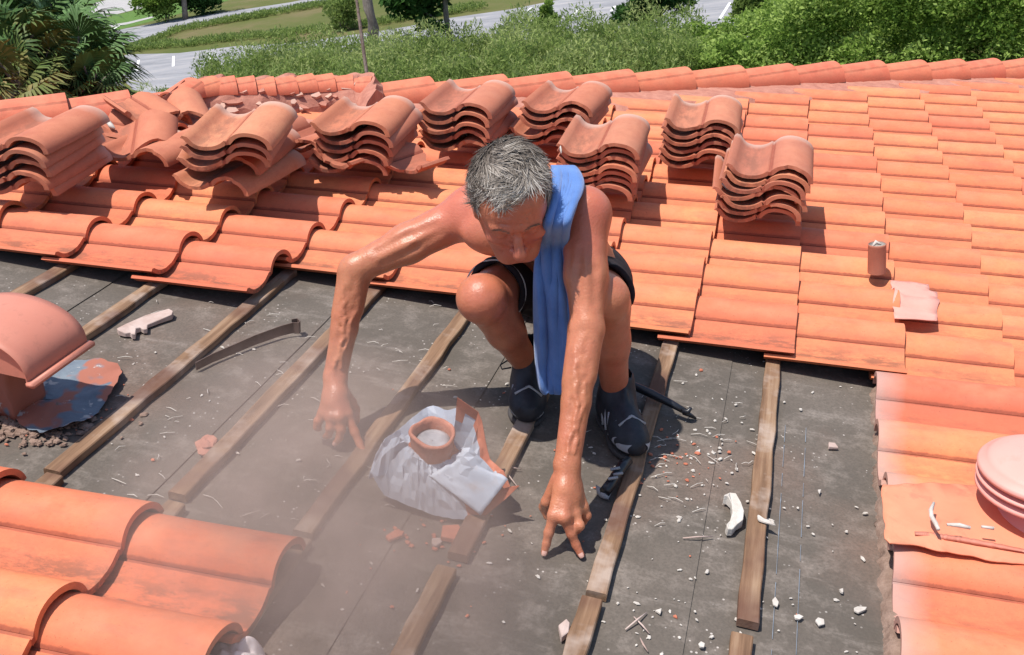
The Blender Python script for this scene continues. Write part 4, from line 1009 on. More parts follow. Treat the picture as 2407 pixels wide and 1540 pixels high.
# ---- shoes
M = NM('dusty_black_sole', .8, .2); M.col((.06, .055, .055)); m_soled = M.m
M = NM('black_shoe', .55, .4); a = M.noise(30, 4, .6); M.col(M.ramp(a, [(.3, (.010, .011, .016)), (.7, (.030, .032, .042))])); M.bump(M.noise(240, 2), .3, .001); m_shoe = M.m
M = NM('grey_shoe_rubber', .6, .4); M.col(M.ramp(M.noise(20, 3), [(.3, (.20, .20, .22)), (.7, (.42, .42, .44))])); m_rub = M.m
def shoe(A_, toe, label):
    A_ = np.array(A_); toe = np.array(toe); d = toe-np.array([A_[0], A_[1], toe[2]]); d[2] = 0; L = np.linalg.norm(d); d /= L; s_ = np.array([-d[1], d[0], 0]); up_ = np.array([0, 0, 1.])
    heel = np.array([A_[0], A_[1], 0])-d*.045; base = .020
    pt = lambda a_, b_, c_: heel+d*a_+s_*b_+up_*c_
    T = L+.045; Rm = np.stack([d, s_, up_], 1)
    F1 = Field(heel-.16+np.array([0, 0, .1]), heel+d*T+.16, .0042)
    F1 = Field(np.minimum(heel, heel+d*T)-np.array([.09, .09, .03]), np.maximum(heel, heel+d*T)+np.array([.09, .09, .19]), .0042)
    F1.ell(pt(T-.055, 0, base+.022), (.065, .044, .036), Rm, .02); F1.ell(pt(T*.55, 0, base+.030), (.09, .041, .045), Rm, .03)
    F1.ell(pt(.045, 0, base+.035), (.052, .037, .050), Rm, .03); F1.cone(pt(.05, 0, base+.04), A_+up_*.035, .043, .044, .03)
    F1.cone(pt(T*.62, 0, base+.045), A_+up_*.0+d*.02, .030, .038, .03)
    F1.cone(A_+up_*.015, A_+up_*.10, .034, .034, .0, 'sub')
    for i in range(5):
        q = pt(.085+.028*i, 0, base+.088-.011*i); F1.cone(q-s_*.020, q+s_*.020, .0035, .0035, .003)                     # lace bars
    F1.cone(pt(T*.62, 0, base+.066), pt(.10, 0, base+.105), .0075, .009, .006)
    F1.cut(pt(0, 0, base), -up_)
    up = link('shoe', F1.mesh('shoe', m_shoe, 1), None, person, RM); up['label'] = label
    F2 = Field(np.minimum(heel, heel+d*T)-np.array([.09, .09, .03]), np.maximum(heel, heel+d*T)+np.array([.09, .09, .09]), .0042)
    F2.ell(pt(T-.058, 0, .012), (.066, .047, .030), Rm, .02); F2.ell(pt(.05, 0, .012), (.058, .040, .030), Rm, .02); F2.cone(pt(.05, 0, .012), pt(T-.06, 0, .012), .036, .042, .02, flat=(up_, 1.7))
    F2.cut(pt(0, 0, base-.003), up_); F2.cut(pt(0, 0, .001), -up_); link('sole', F2.mesh('sole', m_soled, 1), None, up, RM)
    def onell(c_, rr, al, be, off=.002):
        q = c_ + d*(rr[0]+off)*math.cos(al)*math.cos(be) + s_*(rr[1]+off)*math.sin(al)*math.cos(be) + up_*(rr[2]+off)*math.sin(be); return Vector(q)
    c1, r1 = pt(T-.055, 0, base+.022), (.065, .044, .036); c2, r2 = pt(T*.55, 0, base+.030), (.09, .041, .045)
    for sx in (-1, 1):
        for (a0, a1, b0, b1) in ((28, 66, -12, 24), (74, 108, -10, 30)):
            V, F = [], []; n = 8
            for i in range(n+1):
                for j in range(n+1):
                    V.append(onell(c1, r1, R_(sx*(a0+(a1-a0)*i/n + 6*math.sin(j*.5))), R_(b0+(b1-b0)*j/n*(1-.4*i/n)), .0035))
            F = [(i*(n+1)+j, i*(n+1)+j+1, (i+1)*(n+1)+j+1, (i+1)*(n+1)+j) for i in range(n) for j in range(n)]
            o = link('grey_panel', pm('panel', V, F, True), m_rub, up, RM)
        for i in range(3):
            ps = [pt(.095+.024*i, sx*.043, base+.012), pt(.082+.024*i, sx*.0425, base+.035), pt(.070+.022*i, sx*.040, base+.062)]
            v, f = tube([Vector(p) for p in ps], [.004, .0045, .003], 6); link('side_stripe', pm('stripe', v, f, True), m_rub, up, RM)
    V, F = [], []
    for i in range(5):
        for sg in (-1, 1):
            a0 = .60-.05*i; ps = [onell(c2, r2, sg*R_(90)*(1 if a0 > .5 else 1), R_(38), .003) + Vector(d*(.050-.022*i)), onell(c2, r2, 0, R_(90), .004) + Vector(d*(.040-.022*i)), onell(c2, r2, -sg*R_(90), R_(38), .003) + Vector(d*(.030-.022*i))]
            v, f = tube(ps, .0034, 6); V, F = join([(V, F), (v, f)])
    link('laces', pm('laces', V, F, True), m_rub, up, RM)
    return up, pt, T
sR, ptR, TR = shoe(anR, J(1497, 1066, .03), 'black trainer with grey toe patches, nearest the picture')
sL, ptL, TL_ = shoe(J(1247, 846, .12), J(1238, 985, .03), 'black trainer further back beside the blue towel')
v, f = tube([Vector(J(1205, 852, .09)), Vector(J(1192, 848, .088)), Vector(J(1176, 858, .08)), Vector(J(1180, 868, .075)), Vector(J(1202, 864, .08))], .0022, 6)
link('lace_loop', pm('lace', v, f, True), m_shoe, sL, RM)

# ---- towel
M = NM('blue_terry_cloth', .95, .1); a = M.noise(20, 4, .6); M.col(M.ramp(a, [(.3, (.078, .165, .41)), (.7, (.115, .22, .49))])); M.bump(M.math('ADD', M.noise(420, 2), M.math('MULTIPLY', a, .5)), .5, .002)
M.b.inputs['Sheen Weight'].default_value = .3; m_tow = M.m
rows = [(402, 1292, 1338, ('h', .665)), (392, 1296, 1348, ('h', .685)), (410, 1298, 1362, ('h', .687)), (432, 1296, 1370, ('h', .684)), (462, 1290, 1362, ('h', .676)), (495, 1284, 1345, ('h', .662)), (530, 1276, 1334, ('h', .640)), (570, 1266, 1331, ('v', 2.08)), (620, 1261, 1337, ('v', 2.07)), (680, 1259, 1340, ('v', 2.075)), (740, 1259, 1342, ('v', 2.085)), (800, 1260, 1345, ('v', 2.09)), (850, 1263, 1348, ('v', 2.095)), (890, 1268, 1350, ('v', 2.095)), (914, 1273, 1346, ('v', 2.095)), (924, 1282, 1338, ('v', 2.095))]
def rowat(t):
    i = min(int(t), len(rows)-2); a_ = t-i; A, B_ = rows[i], rows[i+1]
    def pt(r, s):
        x = r[1]+(r[2]-r[1])*s; m_, q = r[3]; return np.array(P(x, r[0], q)) if m_ == 'h' else np.array(Pv(x, r[0], q))
    return lambda s: pt(A, s)*(1-a_)+pt(B_, s)*a_
V, F = [], []; NT, NS = 120, 44
for i in range(NT+1):
    t = (len(rows)-1)*i/NT; g_ = rowat(t); fd = 1.5*min(1, i/30)*(1-.45*max(0, (i-95)/25))
    for j in range(NS+1):
        s = j/NS; p = g_(s); wob = -.034*abs(noise.noise(Vector((s*3.1+.5*noise.noise(Vector((t*.25, 1, 1))), t*.13, 2))))**.6 - .007*abs(noise.noise(Vector((s*8+.6*noise.noise(Vector((t*.4, 5, 1))), t*.35, 9)))) + .006*noise.noise(Vector((s*5, t*1.1, 2)))+.010
        v_ = camp-p; v_ /= np.linalg.norm(v_); e = min(s, 1-s)
        V.append(Vector(p+v_*(wob*fd - .012*max(0, .06-e)/.06)))
Vn = np.array([tuple(q) for q in V]).reshape(NT+1, NS+1, 3)
for _ in range(10): Vn[1:-1] = Vn[1:-1]*.4+.3*(Vn[:-2]+Vn[2:])
for _ in range(2): Vn[:, 1:-1] = Vn[:, 1:-1]*.5+.25*(Vn[:, :-2]+Vn[:, 2:])
V = [Vector(q) for q in Vn.reshape(-1, 3)]
for i in range(NT):
    for j in range(NS): a_ = i*(NS+1)+j; F.append((a_, a_+1, a_+NS+2, a_+NS+1))
tme = pm('towel', V, F, True); tow = link('towel', tme, m_tow, None, RM); sm = tow.modifiers.new('thick', 'SOLIDIFY'); sm.thickness = .007; sm.offset = -1
tag(tow, 'blue terry towel hanging from the man\'s shoulder down between his arm and knee', 'towel')
# ------------------------------------------------------------------ stacks of lifted tiles
def put_tile(me, u, v, h, yaw, tl=0, ro=0, name='stacked_tile'):
    """near end (nose) centred at u, v; yaw 0 = pointing straight away along the battens"""
    o = bpy.data.objects.new(name, me); COL.objects.link(o)
    o.matrix_world = RM @ Matrix.Translation((u, v, h)) @ Matrix.Rotation(R_(-90)+yaw, 4, 'Z') @ Matrix.Rotation(tl, 4, 'Y') @ Matrix.Rotation(ro, 4, 'X') @ Matrix.Translation((-TL, .063, 0))
    return o
ALT = [ME_S]
for q in range(3):
    mm = tile_mesh('s_tile_worn', wob=.0045, th=.017, pw=.8, bz=.076, lip=.044, cut=(lambda x, y, t, q=q: x - (t > .99)*(.004*noise.noise(Vector((y*40, q*9, 1))) + (.010 if abs(y+.05*q) < .018 else 0)))); flat_(mm); mm.materials.append(m_stack); ALT.append(mm)
def stack(u, v, n, label, yaw=0.0, h0=.148, gap=.0345, ex={}):
    h = h0
    for i in range(n):
        pos = n-1-i; nm = 'topmost tile' if pos == 0 else ('bottom tile' if i == 0 else ORD[pos]+' tile from the top')
        e = ex.get(i, {})
        o = put_tile(random.choice(ALT), u+random.uniform(-.009, .009)+e.get('du', 0), v+random.uniform(-.014, .014)+e.get('dv', 0), h+e.get('dh', 0), R_(yaw)+random.uniform(-.035, .035)+e.get('ya', 0)+random.uniform(-.03, .03), random.uniform(-.014, .014)+e.get('tl', 0), random.uniform(-.03, .03)+e.get('ro', 0))
        tag(o, '%s in the %s' % (nm, label), 'stacked tile', 'clay tiles lifted off and stacked on the roof')
        h += gap+random.uniform(-.003, .004)+e.get('dg', 0)
def stackp(l, rr, n, label, yaw, gap, h0=.150, ex={}):
    hl = h0+(n-1)*gap+.030; a_, b_ = P(*l, hl), P(*rr, hl-.012); m_ = (a_+b_)/2; stack(m_.x, m_.y, n, label, yaw, h0, gap, ex)
stackp((-80, 335), (95, 354), 5, 'stack cut by the picture\'s left edge', 8, .036)
stackp((433, 335), (632, 342), 3, 'leaning pile right of the rubble', 17, .034, .262, {0: {'ya': .12, 'du': -.02}, 2: {'ya': -.02}})
def pile2(px0, px1, h, lab, tl=0, ro=0):
    a_, b_ = P(*px0, h), P(*px1, h); m_ = (a_+b_)/2; d = b_-a_
    o = put_tile(ALT[1], m_.x, m_.y, h, math.atan2(d.y, d.x), tl, ro); tag(o, lab, 'stacked tile', 'clay tiles lifted off and stacked on the roof')
pile2((403, 432), (590, 470), .155, 'skewed lowest tile under the leaning pile right of the rubble', 0, 0)
pile2((412, 392), (622, 420), .205, 'turned second tile from below in the leaning pile right of the rubble', .02, 0)
stackp((738, 289), (912, 330), 5, 'stack nearest left of the man\'s head', 6, .035, .150, {0: {'ya': .06, 'du': -.01}, 3: {'du': .01}})
stackp((994, 244), (1150, 284), 5, 'stack just above left of the grey hair', 0, .036)
stackp((1229, 242), (1386, 286), 5, 'gaping stack directly behind the man\'s head', -3, .033, .150, {1: {'tl': .03, 'dg': .014, 'du': -.03}, 0: {'du': -.03}})
stackp((1320, 330), (1502, 370), 7, 'tall stack touching the blue towel', 3, .0275)
stackp((1571, 277), (1730, 323), 6, 'narrow stack second from the right', 0, .030)
stackp((1712, 409), (1896, 421), 7, 'rightmost stack with the white strip in it', 2, .0255, .150, {3: {'du': -.02, 'ya': .03}})
# white mortar strip squeezed out of the rightmost stack, and one on the towel stack
M = NM('white_mortar', .9); M.col(M.ramp(M.noise(30, 4), [(.3, (.40, .36, .32)), (.7, (.58, .54, .49))])); M.bump(M.noise(60, 4), .6, .004); m_wm = M.m
def ribbon(name, pts, w, t, mat, lab, cat, n=40, rag=.3, parent=None):
    pts = [Vector(p) for p in pts]; V = []; F = []
    for i in range(n+1):
        s = i/n*(len(pts)-1); k = min(int(s), len(pts)-2); p = pts[k].lerp(pts[k+1], s-k); r = w*(1+rag*noise.noise(Vector((i*.6, w*90, 3)))); e = min(1, 4*min(i, n-i)/n+.2)
        V += [p+Vector((0, 0, r*e)), p+Vector((0, -t, r*e*.6)), p+Vector((0, -t, -r*e)), p+Vector((0, 0, -r*e))]
    for i in range(n):
        for k in range(4): a_ = i*4; F.append((a_+k, a_+(k+1) % 4, a_+4+(k+1) % 4, a_+4+k))
    F += [(0, 1, 2, 3), (n*4+3, n*4+2, n*4+1, n*4)]
    return tag(link(name, pm(name, V, F, True), mat, parent, RM), lab, cat)
DV = Vector((0, -.022, 0)); ribbon('mortar_strip', [P(1698, 426, .262)+DV, P(1712, 435, .255)+DV, P(1740, 445, .246)+DV, P(1765, 450, .243)+DV, P(1787, 442, .250)+DV], .008, .010, m_wm, 'ragged white mortar strip sticking out of the rightmost stack', 'mortar')
ribbon('mortar_strip', [P(1317, 344, .33), P(1319, 352, .325), P(1321, 358, .32)], .008, .012, m_wm, 'small white mortar crumb on the left side of the towel stack', 'mortar')

# broken tiles
def jag(seed, x0, x1, y0=-.21, y1=.08):
    def c(x, y, t):
        a_ = x0 + .05*noise.noise(Vector((y*9, seed, 0)))+.012*noise.noise(Vector((y*60, seed, 1))); b_ = x1 + .07*noise.noise(Vector((y*11, seed, 7)))+.014*noise.noise(Vector((y*60, seed, 4)))
        if y < y0: m_ = (a_+b_)/2; return m_ + .004*t
        return a_+(b_-a_)*t
    return c
def broken(name, seed, x0, x1, M4, lab, y0=-.3, group='broken tiles between the left stacks'):
    me = tile_mesh(name, seg=14, lip=.044, bz=.076, th=.016, cut=jag(seed, x0, x1)); 
    if y0 > -.25:
        bm = bmesh.new(); bm.from_mesh(me); bmesh.ops.delete(bm, geom=[f for f in bm.faces if f.calc_center_median().y < y0 + .012*noise.noise(Vector((f.calc_center_median().x*40, seed, 2)))], context='FACES'); bm.to_mesh(me); bm.free()
    flat_(me); me.materials.append(m_stack); o = link(name, me, None, None, M4); return tag(o, lab, 'broken tile', group)
def at4(px, py, h, yaw, tl=0, ro=0, cx=.2, cy=-.03):
    p = P(px, py, h); return RM @ Matrix.Translation(p) @ Matrix.Rotation(R_(yaw), 4, 'Z') @ Matrix.Rotation(R_(tl), 4, 'Y') @ Matrix.Rotation(R_(ro), 4, 'X') @ Matrix.Translation((-cx, -cy, 0))
pile2((226, 366), (402, 400), .165, 'single whole tile lying under the broken pieces at the left')
broken('broken_tile', 3, .12, .36, at4(345, 318, .20, -62, 12, 8), 'big cracked tile shard lying on a whole tile between the left stacks')
broken('broken_tile', 8, .12, .34, at4(418, 262, .20, -48, 9, 6), 'curved tile half leaning behind the big cracked shard')
broken('broken_tile', 5, .14, .35, at4(345, 262, .21, -25, 8, -14), 'broken tile edge pointing up to the hip behind the cracked shard')
broken('broken_tile', 6, .18, .36, at4(268, 300, .17, 10, 4, 0), 'flat tile remnant beside the large left stack')
v, f = tube([P(244, 268, .23), P(250, 282, .225), P(262, 297, .22), P(270, 302, .215)], [.004, .009, .010, .003], 6); tag(link('pale_shard', pm('shard', v, f, True), m_wm, None, RM), 'curved white shard sticking out left of the cracked tile', 'shard')
broken('broken_tile', 11, .20, .36, at4(735, 372, .19, 74, 0, 4), 'half tile lying in the shade behind the stack left of the head', group='tiles left behind the stacks')
broken('broken_tile', 12, .20, .36, at4(905, 395, .17, 70, 0, -5), 'notched tile piece at the right foot of the stack left of the head', group='tiles left behind the stacks')
broken('broken_tile', 13, .16, .36, at4(655, 330, .19, 80, 0, 4), 'dark tile half hidden right of the leaning pile', group='tiles left behind the stacks')

# ------------------------------------------------------------------ ruined ridge beyond the hip
m_crk = m_mort
V, F = [], []; ln = [(388, 222), (420, 198), (470, 186), (560, 184), (640, 184), (700, 180), (800, 178), (868, 183), (880, 212)]; nn_ = 150
for i in range(nn_+1):
    s = i/nn_*(len(ln)-1); k = min(int(s), len(ln)-2); t = s-k; x = ln[k][0]*(1-t)+ln[k+1][0]*t; y = ln[k][1]*(1-t)+ln[k+1][1]*t
    e = 1.0
    top_ = P(x, y, .22)
    for j, (dv, dh) in enumerate([(.22, -.75), (.12, -.04), (.03, 0.0), (-.02, -.010), (-.05, -.026), (-.08, -.046), (-.11, -.072), (-.135, -.105), (-.15, -.2), (-.16, -.6)]):
        q_ = Vector((top_.x, top_.y+dv, 0)); nz = (.030*noise.noise(q_*7)+.022*noise.noise(q_*17))*(j > 1)+.006*math.sin(i*.28)*(j <= 1); V.append((top_.x+nz*.6, top_.y+dv+nz, top_.z+dh+nz*1.0))
for i in range(nn_):
    for j in range(9): a_ = i*10+j; F.append((a_, a_+1, a_+11, a_+10))
rr_ = link('ridge_mortar', pm('ridge_mortar', V, F + [tuple(range(10)), tuple(range(nn_*10+9, nn_*10-1, -1))], False), m_crk, house, RM)
xs_ = np.linspace(400, 862, 11)
for i in range(10):
    pa, pb2 = [P(x, float(np.interp(x, [q[0] for q in ln], [q[1] for q in ln])), .22) for x in (xs_[i], xs_[i+1])]; d_ = pb2-pa; L = d_.length+.03
    o = bpy.data.objects.new('ridge_cap', ME_CAP); COL.objects.link(o); mw = RM @ Matrix.Translation((pa.x, pa.y-.005, .155+random.uniform(-.004, .004))) @ Matrix.Rotation(math.atan2(d_.y, d_.x)+random.uniform(-.03, .03), 4, 'Z') @ Matrix.Rotation(-.05, 4, 'Y') @ Matrix.Diagonal((L/.42, .72, .66, 1))
    o.parent = house; o.matrix_basis = WM[house].inverted() @ mw
for i in range(46):
    s = random.uniform(.3, 7.3); k = int(s); t = s-k; x = ln[k][0]*(1-t)+ln[k+1][0]*t; y = ln[k][1]*(1-t)+ln[k+1][1]*t; dv = random.uniform(.0, .26)
    tp = P(x, y, .22); a_ = random.uniform(0, 3.14); w1, w2 = random.uniform(.015, .05), random.uniform(.010, .022)
    bm = bmesh.new(); n_ = 6; vs = [bm.verts.new((math.cos(q*6.283/n_)*w1*random.uniform(.6, 1.1), math.sin(q*6.283/n_)*w2*random.uniform(.6, 1.1), 0)) for q in range(n_)]
    fc = bm.faces.new(vs); ex = bmesh.ops.extrude_face_region(bm, geom=[fc]); bmesh.ops.translate(bm, verts=[g_ for g_ in ex['geom'] if isinstance(g_, bmesh.types.BMVert)], vec=(0, 0, .012))
    link('clay_chip', bm_done('chip', bm), m_stack if i % 3 else m_mort, rr_, RM @ Matrix.Translation((tp.x, tp.y-.05-dv*.4, .19-.35*dv)) @ Matrix.Rotation(a_*.3-.4, 4, 'Z') @ Matrix.Rotation(R_(30), 4, 'X'))
# ragged mortar and soil left along the right border of the stripped area
V, F = [], []; ed = [P(x, y, .03) for x, y in [(2052, 890), (2058, 1020), (2060, 1100), (2068, 1240), (2076, 1400), (2084, 1560)]]; nn_ = 140
for i in range(nn_+1):
    s = i/nn_*5; k = min(int(s), 4); p = ed[k].lerp(ed[k+1], s-k)
    for j, (du, dh) in enumerate([(-.010, -.030), (-.002, -.014), (.006, .004), (.014, .016), (.04, .022), (.08, .018)]):
        nz = .012*noise.noise(Vector((i*.18, j*.8, 9)))+.005*noise.noise(Vector((i*.7, j*2.1, 1))); V.append((p.x+du+nz*(1.6 if j < 3 else .5), p.y, p.z-.03+dh+nz*.6))
for i in range(nn_):
    for j in range(5): a_ = i*6+j; F.append((a_, a_+6, a_+7, a_+1))
M = NM('brown_mortar_crumbs', .95); a = M.noise(28, 6, .7); M.col(M.ramp(a, [(.3, (.15, .095, .07)), (.6, (.27, .185, .145)), (.8, (.36, .27, .22))])); M.bump(a, .8, .008); m_crumb = M.m
link('border_mortar', pm('border_mortar', V, F, True), m_crumb, house, RM)

# ------------------------------------------------------------------ crumpled flashing with its clay coloured collar
M = NM('zinc_sheet', .42, .5); a = M.noise(7, 4, .6); c = M.ramp(a, [(.3, (.30, .34, .41)), (.7, (.47, .51, .58))]); c = M.mix(M.ramp(M.noise(26, 5, .7), [(.58, 0), (.75, .5)]), c, (.34, .27, .24)); M.col(c); M.b.inputs['Metallic'].default_value = .0; M.b.inputs['Roughness'].default_value = .6; M.b.inputs['Specular IOR Level'].default_value = .3; m_zinc = M.m
M = NM('clay_paint_on_metal', .7); a = M.noise(25, 5, .7); M.col(M.ramp(a, [(.3, (.36, .11, .065)), (.6, (.50, .17, .10)), (.8, (.55, .26, .19))])); M.bump(a, .4, .003); m_cpaint = M.m
C0 = P(1017, 1062, .115)
edge = [(1222, 1143, .100, 1), (1203, 1152, .060, 0), (1178, 1185, .030, 0), (1134, 1219, .012, 0), (1085, 1221, .012, 0), (1031, 1214, .012, 0), (960, 1188, .022, 0), (900, 1162, .035, 0), (866, 1130, .060, 0), (861, 1093, .105, 0), (882, 1070, .105, 0), (905, 1030, .115, 0), (940, 1008, .105, 0), (965, 985, .110, 0), (1000, 958, .120, 0), (1022, 953, .125, 0), (1050, 965, .13, 0), (1071, 931, .24, 1), (1100, 955, .19, 0), (1130, 972, .185, 0), (1124, 1030, .09, 0), (1150, 1078, .09, 1), (1185, 1108, .095, 1)]
ep = [(P(x, y, h), k) for x, y, h, k in edge]; ea = [math.atan2(p.y-C0.y, p.x-C0.x) for p, k in ep]
ods = sorted(range(len(ep)), key=lambda i: ea[i]); NA, NR = 76, 10
V, F, MI = [], [], []
aa = [ea[i] for i in ods]; pp_ = [ep[i][0] for i in ods]; kk_ = [ep[i][1] for i in ods]
aa = [aa[-1]-2*math.pi]+aa+[aa[0]+2*math.pi]; pp_ = [pp_[-1]]+pp_+[pp_[0]]; kk_ = [kk_[-1]]+kk_+[kk_[0]]
for j in range(NR+1):
    t = j/NR
    for i in range(NA):
        a_ = -math.pi+2*math.pi*i/NA; k = max(q for q in range(len(aa)-1) if aa[q] <= a_); s = (a_-aa[k])/(aa[k+1]-aa[k]+1e-9); e = pp_[k].lerp(pp_[k+1], s)
        inn = Vector((C0.x+.046*math.cos(a_), C0.y+.046*math.sin(a_), .135)); p = inn.lerp(e, t)
        bulge = math.sin(math.pi*t)*.022 if e.z < .08 else -math.sin(math.pi*t)*.045
        cr = abs(noise.noise(Vector((p.x*9, p.y*9, 3.3))))*2-.5; cr2 = abs(noise.noise(Vector((p.x*23, p.y*23, 1.3))))
        jt = .0032*(0 < j < NR); p.x += random.uniform(-jt, jt); p.y += random.uniform(-jt, jt); p.z += random.uniform(-jt, jt); p.z = max(p.z + bulge + math.sin(math.pi*min(t*1.1, 1))*(-.052*cr-.012*cr2) + .004*noise.noise(Vector((a_*9, t*3, 0)))*t, .004); V.append(p)
for j in range(NR):
    for i in range(NA):
        i2 = (i+1) % NA; a_ = -math.pi+2*math.pi*(i+.5)/NA; F.append((j*NA+i, j*NA+i2, (j+1)*NA+i2, (j+1)*NA+i))
        t = j/NR; MI.append(1 if (-.55 < a_ < 1.25 and t > .76+.12*noise.noise(Vector((a_*4, 0, 0)))) or t < .04 else 0)
fl_ = empty('flashing', RM @ Matrix.Translation(C0))
tag(fl_, 'crumpled zinc pipe flashing with a clay red collar lying upside down on the felt', 'flashing')
sh = npmesh('sheet', [tuple(p) for p in V], F, False, MI); o = link('sheet', sh, [m_zinc, m_cpaint], fl_, RM); md = o.modifiers.new('t', 'SOLIDIFY'); md.thickness = .0018
pr = [(.0455, -.01), (.0470, .010), (.0485, .034), (.0515, .041), (.0490, .047), (.0440, .045), (.0415, .036), (.040, -.01)]
vv, ff = lathe(pr, 48); vv = [(x*(1+.10*noise.noise(Vector((x*24, y*24, 1)))), y*(1+.10*noise.noise(Vector((x*30, y*30, 5)))), z+.012*noise.noise(Vector((x*18, y*18, 2)))*(z > .03)+.004*noise.noise(Vector((x*25, y*25, z*10)))) for x, y, z in vv]
M = NM('red_clay_collar', .8); a = M.noise(30, 5, .7); M.col(M.ramp(a, [(.3, (.36, .13, .085)), (.6, (.46, .19, .13)), (.8, (.55, .36, .29))])); M.bump(a, .9, .006)
link('collar', pm('collar', vv, ff, True), M.m, fl_, RM @ Matrix.Translation(P(1017, 1052, .135)) @ Matrix.Rotation(R_(6), 4, 'X'))
vv, ff = lathe([(.0395, 0), (.0395, .02), (.030, .024), (.001, .020)], 32)
link('lead_lining', pm('lining', vv, ff, True), m_rub, fl_, RM @ Matrix.Translation(P(1017, 1052, .135)) @ Matrix.Rotation(R_(6), 4, 'X'))
# folded corner piece lying across the front of the sheet
q = [P(1010, 1126, .085), P(1090, 1088, .115), P(1196, 1135, .10), P(1200, 1160, .065), P(1132, 1219, .020), P(1070, 1168, .055)]
V, F = [], []; n = 14
for i in range(n+1):
    for j in range(n+1):
        s, t = i/n, j/n; p = (q[1]*(1-s)+q[2]*s)*(1-t) + (q[0]*(1-s)+q[4]*s)*t; V.append(p + Vector((0, -.010, .016)) + Vector((0, 0, .012*abs(noise.noise(Vector((s*3, t*3, 2))))-.008*math.sin(s*3.1)*math.sin(t*3.1))))
for i in range(n):
    for j in range(n): a_ = i*(n+1)+j; F.append((a_, a_+1, a_+n+2, a_+n+1))
o = link('folded_corner', pm('fold', V, F, True), m_zinc, fl_, RM); md = o.modifiers.new('t', 'SOLIDIFY'); md.thickness = .0018

# ------------------------------------------------------------------ pink hood at the left with its torn base
M = NM('pink_painted_metal', .5, .4); a = M.noise(5, 4, .6); c = M.ramp(a, [(.3, (.48, .175, .12)), (.7, (.55, .22, .155))]); c = M.mix(M.ramp(M.noise(40, 5, .7), [(.54, 0), (.75, .5)]), c, (.33, .13, .09)); M.col(c); M.bump(M.noise(60, 3), .08, .002); m_pink = M.m
HB = .185; hf, hn_ = P(204, 803, HB), P(66, 902, HB); rh = .155; uc = (hf.x+hn_.x)/2-rh; v1_, v0_ = hf.y, hn_.y
hood = empty('roof_vent_hood', RM @ Matrix.Translation((uc, (v0_+v1_)/2, 0)))
tag(hood, 'dusty pink barrel shaped vent hood at the left edge, its torn base showing', 'vent hood')
V, F = [], []; n, mseg = 40, 10
Hh = .098
for sd in (0, 1):
    for j in range(mseg+1):
        for i in range(n+1):
            a_ = math.pi*i/n; r = rh-(.003 if sd else 0); V.append((uc+r*math.cos(a_), v0_+(v1_-v0_)*j/mseg, HB+(Hh-(.003 if sd else 0))*math.sin(a_)**.85))
m_ = (mseg+1)*(n+1)
for j in range(mseg):
    for i in range(n): a_ = j*(n+1)+i; F += [(a_, a_+1, a_+n+2, a_+n+1), (m_+a_, m_+a_+n+1, m_+a_+n+2, m_+a_+1)]
for i in range(n): F += [(i, m_+i, m_+i+1, i+1), (mseg*(n+1)+i, mseg*(n+1)+i+1, m_+mseg*(n+1)+i+1, m_+mseg*(n+1)+i)]
link('hood_barrel', pm('barrel', V, F, True), m_pink, hood, RM)
bm = bmesh.new(); vs = [bm.verts.new((uc+(rh-.002)*math.cos(math.pi*i/30), v0_+.012, HB+.002+(Hh-.004)*math.sin(math.pi*i/30)**.85)) for i in range(31)]; bm.faces.new(vs)
link('end_plate', bm_done('plate', bm), m_pink, hood, RM); bm = bmesh.new()
vs = [bm.verts.new((uc+(rh-.002)*math.cos(math.pi*i/30), v1_-.012, HB+.002+(Hh-.004)*math.sin(math.pi*i/30)**.85)) for i in range(31)]; bm.faces.new(vs)
link('end_plate', bm_done('plate', bm), m_pink, hood, RM)
bm = bmesh.new(); bmesh.ops.create_cube(bm, size=1, matrix=Matrix.Translation((uc+rh+.008, (v0_+v1_)/2, HB-.003)) @ Matrix.Diagonal((.022, v1_-v0_+.01, .012, 1)))
link('rim', bm_done('rim', bm, True, .002), m_pink, hood, RM)
bm = bmesh.new(); bmesh.ops.create_cube(bm, size=1, matrix=Matrix.Translation((uc-.03, (v0_+v1_)/2+.03, HB/2)) @ Matrix.Diagonal((.11, .10, HB, 1)))
bmesh.ops.subdivide_edges(bm, edges=bm.edges[:], cuts=6, use_grid_fill=True)
for v in bm.verts:
    if v.co.z < HB-.01: v.co += Vector((noise.noise(v.co*14), noise.noise(v.co*14+Vector((3, 3, 3))), 0))*.022
M = NM('torn_base_metal', .7); a = M.noise(9, 5, .7); b = M.noise(5, 3, .6, M.map((1, 1, 1), loc=(4, 4, 4)))
c = M.ramp(a, [(.3, (.09, .115, .15)), (.6, (.17, .205, .24))]); c = M.mix(M.ramp(b, [(.47, 0), (.50, 1)]), c, (.33, .12, .08)); c = M.mix(M.ramp(M.noise(20, 4), [(.62, 0), (.66, 1)]), c, (.42, .40, .38)); M.col(c); M.bump(a, .5, .006); m_torn = M.m
link('neck', bm_done('neck', bm, True), m_torn, hood, RM)
out_ = [(-40, 900), (60, 905), (150, 850), (230, 850), (283, 868), (288, 890), (262, 935), (235, 968), (200, 1000), (150, 1022), (95, 1028), (45, 1000), (10, 960), (-40, 990)]
q = [P(x, y, .006) for x, y in out_]; cen = sum(q, Vector())/len(q); V = [cen]; F = []; n = len(q)*6
for i in range(n):
    k = i//6; t = (i % 6)/6; p = q[k].lerp(q[(k+1) % len(q)], t); p = p+(p-cen)*.05*noise.noise(Vector((i*.5, 0, 0)))
    for s in (.5, .8, 1.0): V.append(cen.lerp(p, s)+Vector((0, 0, .030*abs(noise.noise(Vector((p.x*9, p.y*9, s*3))))*s+.004)))
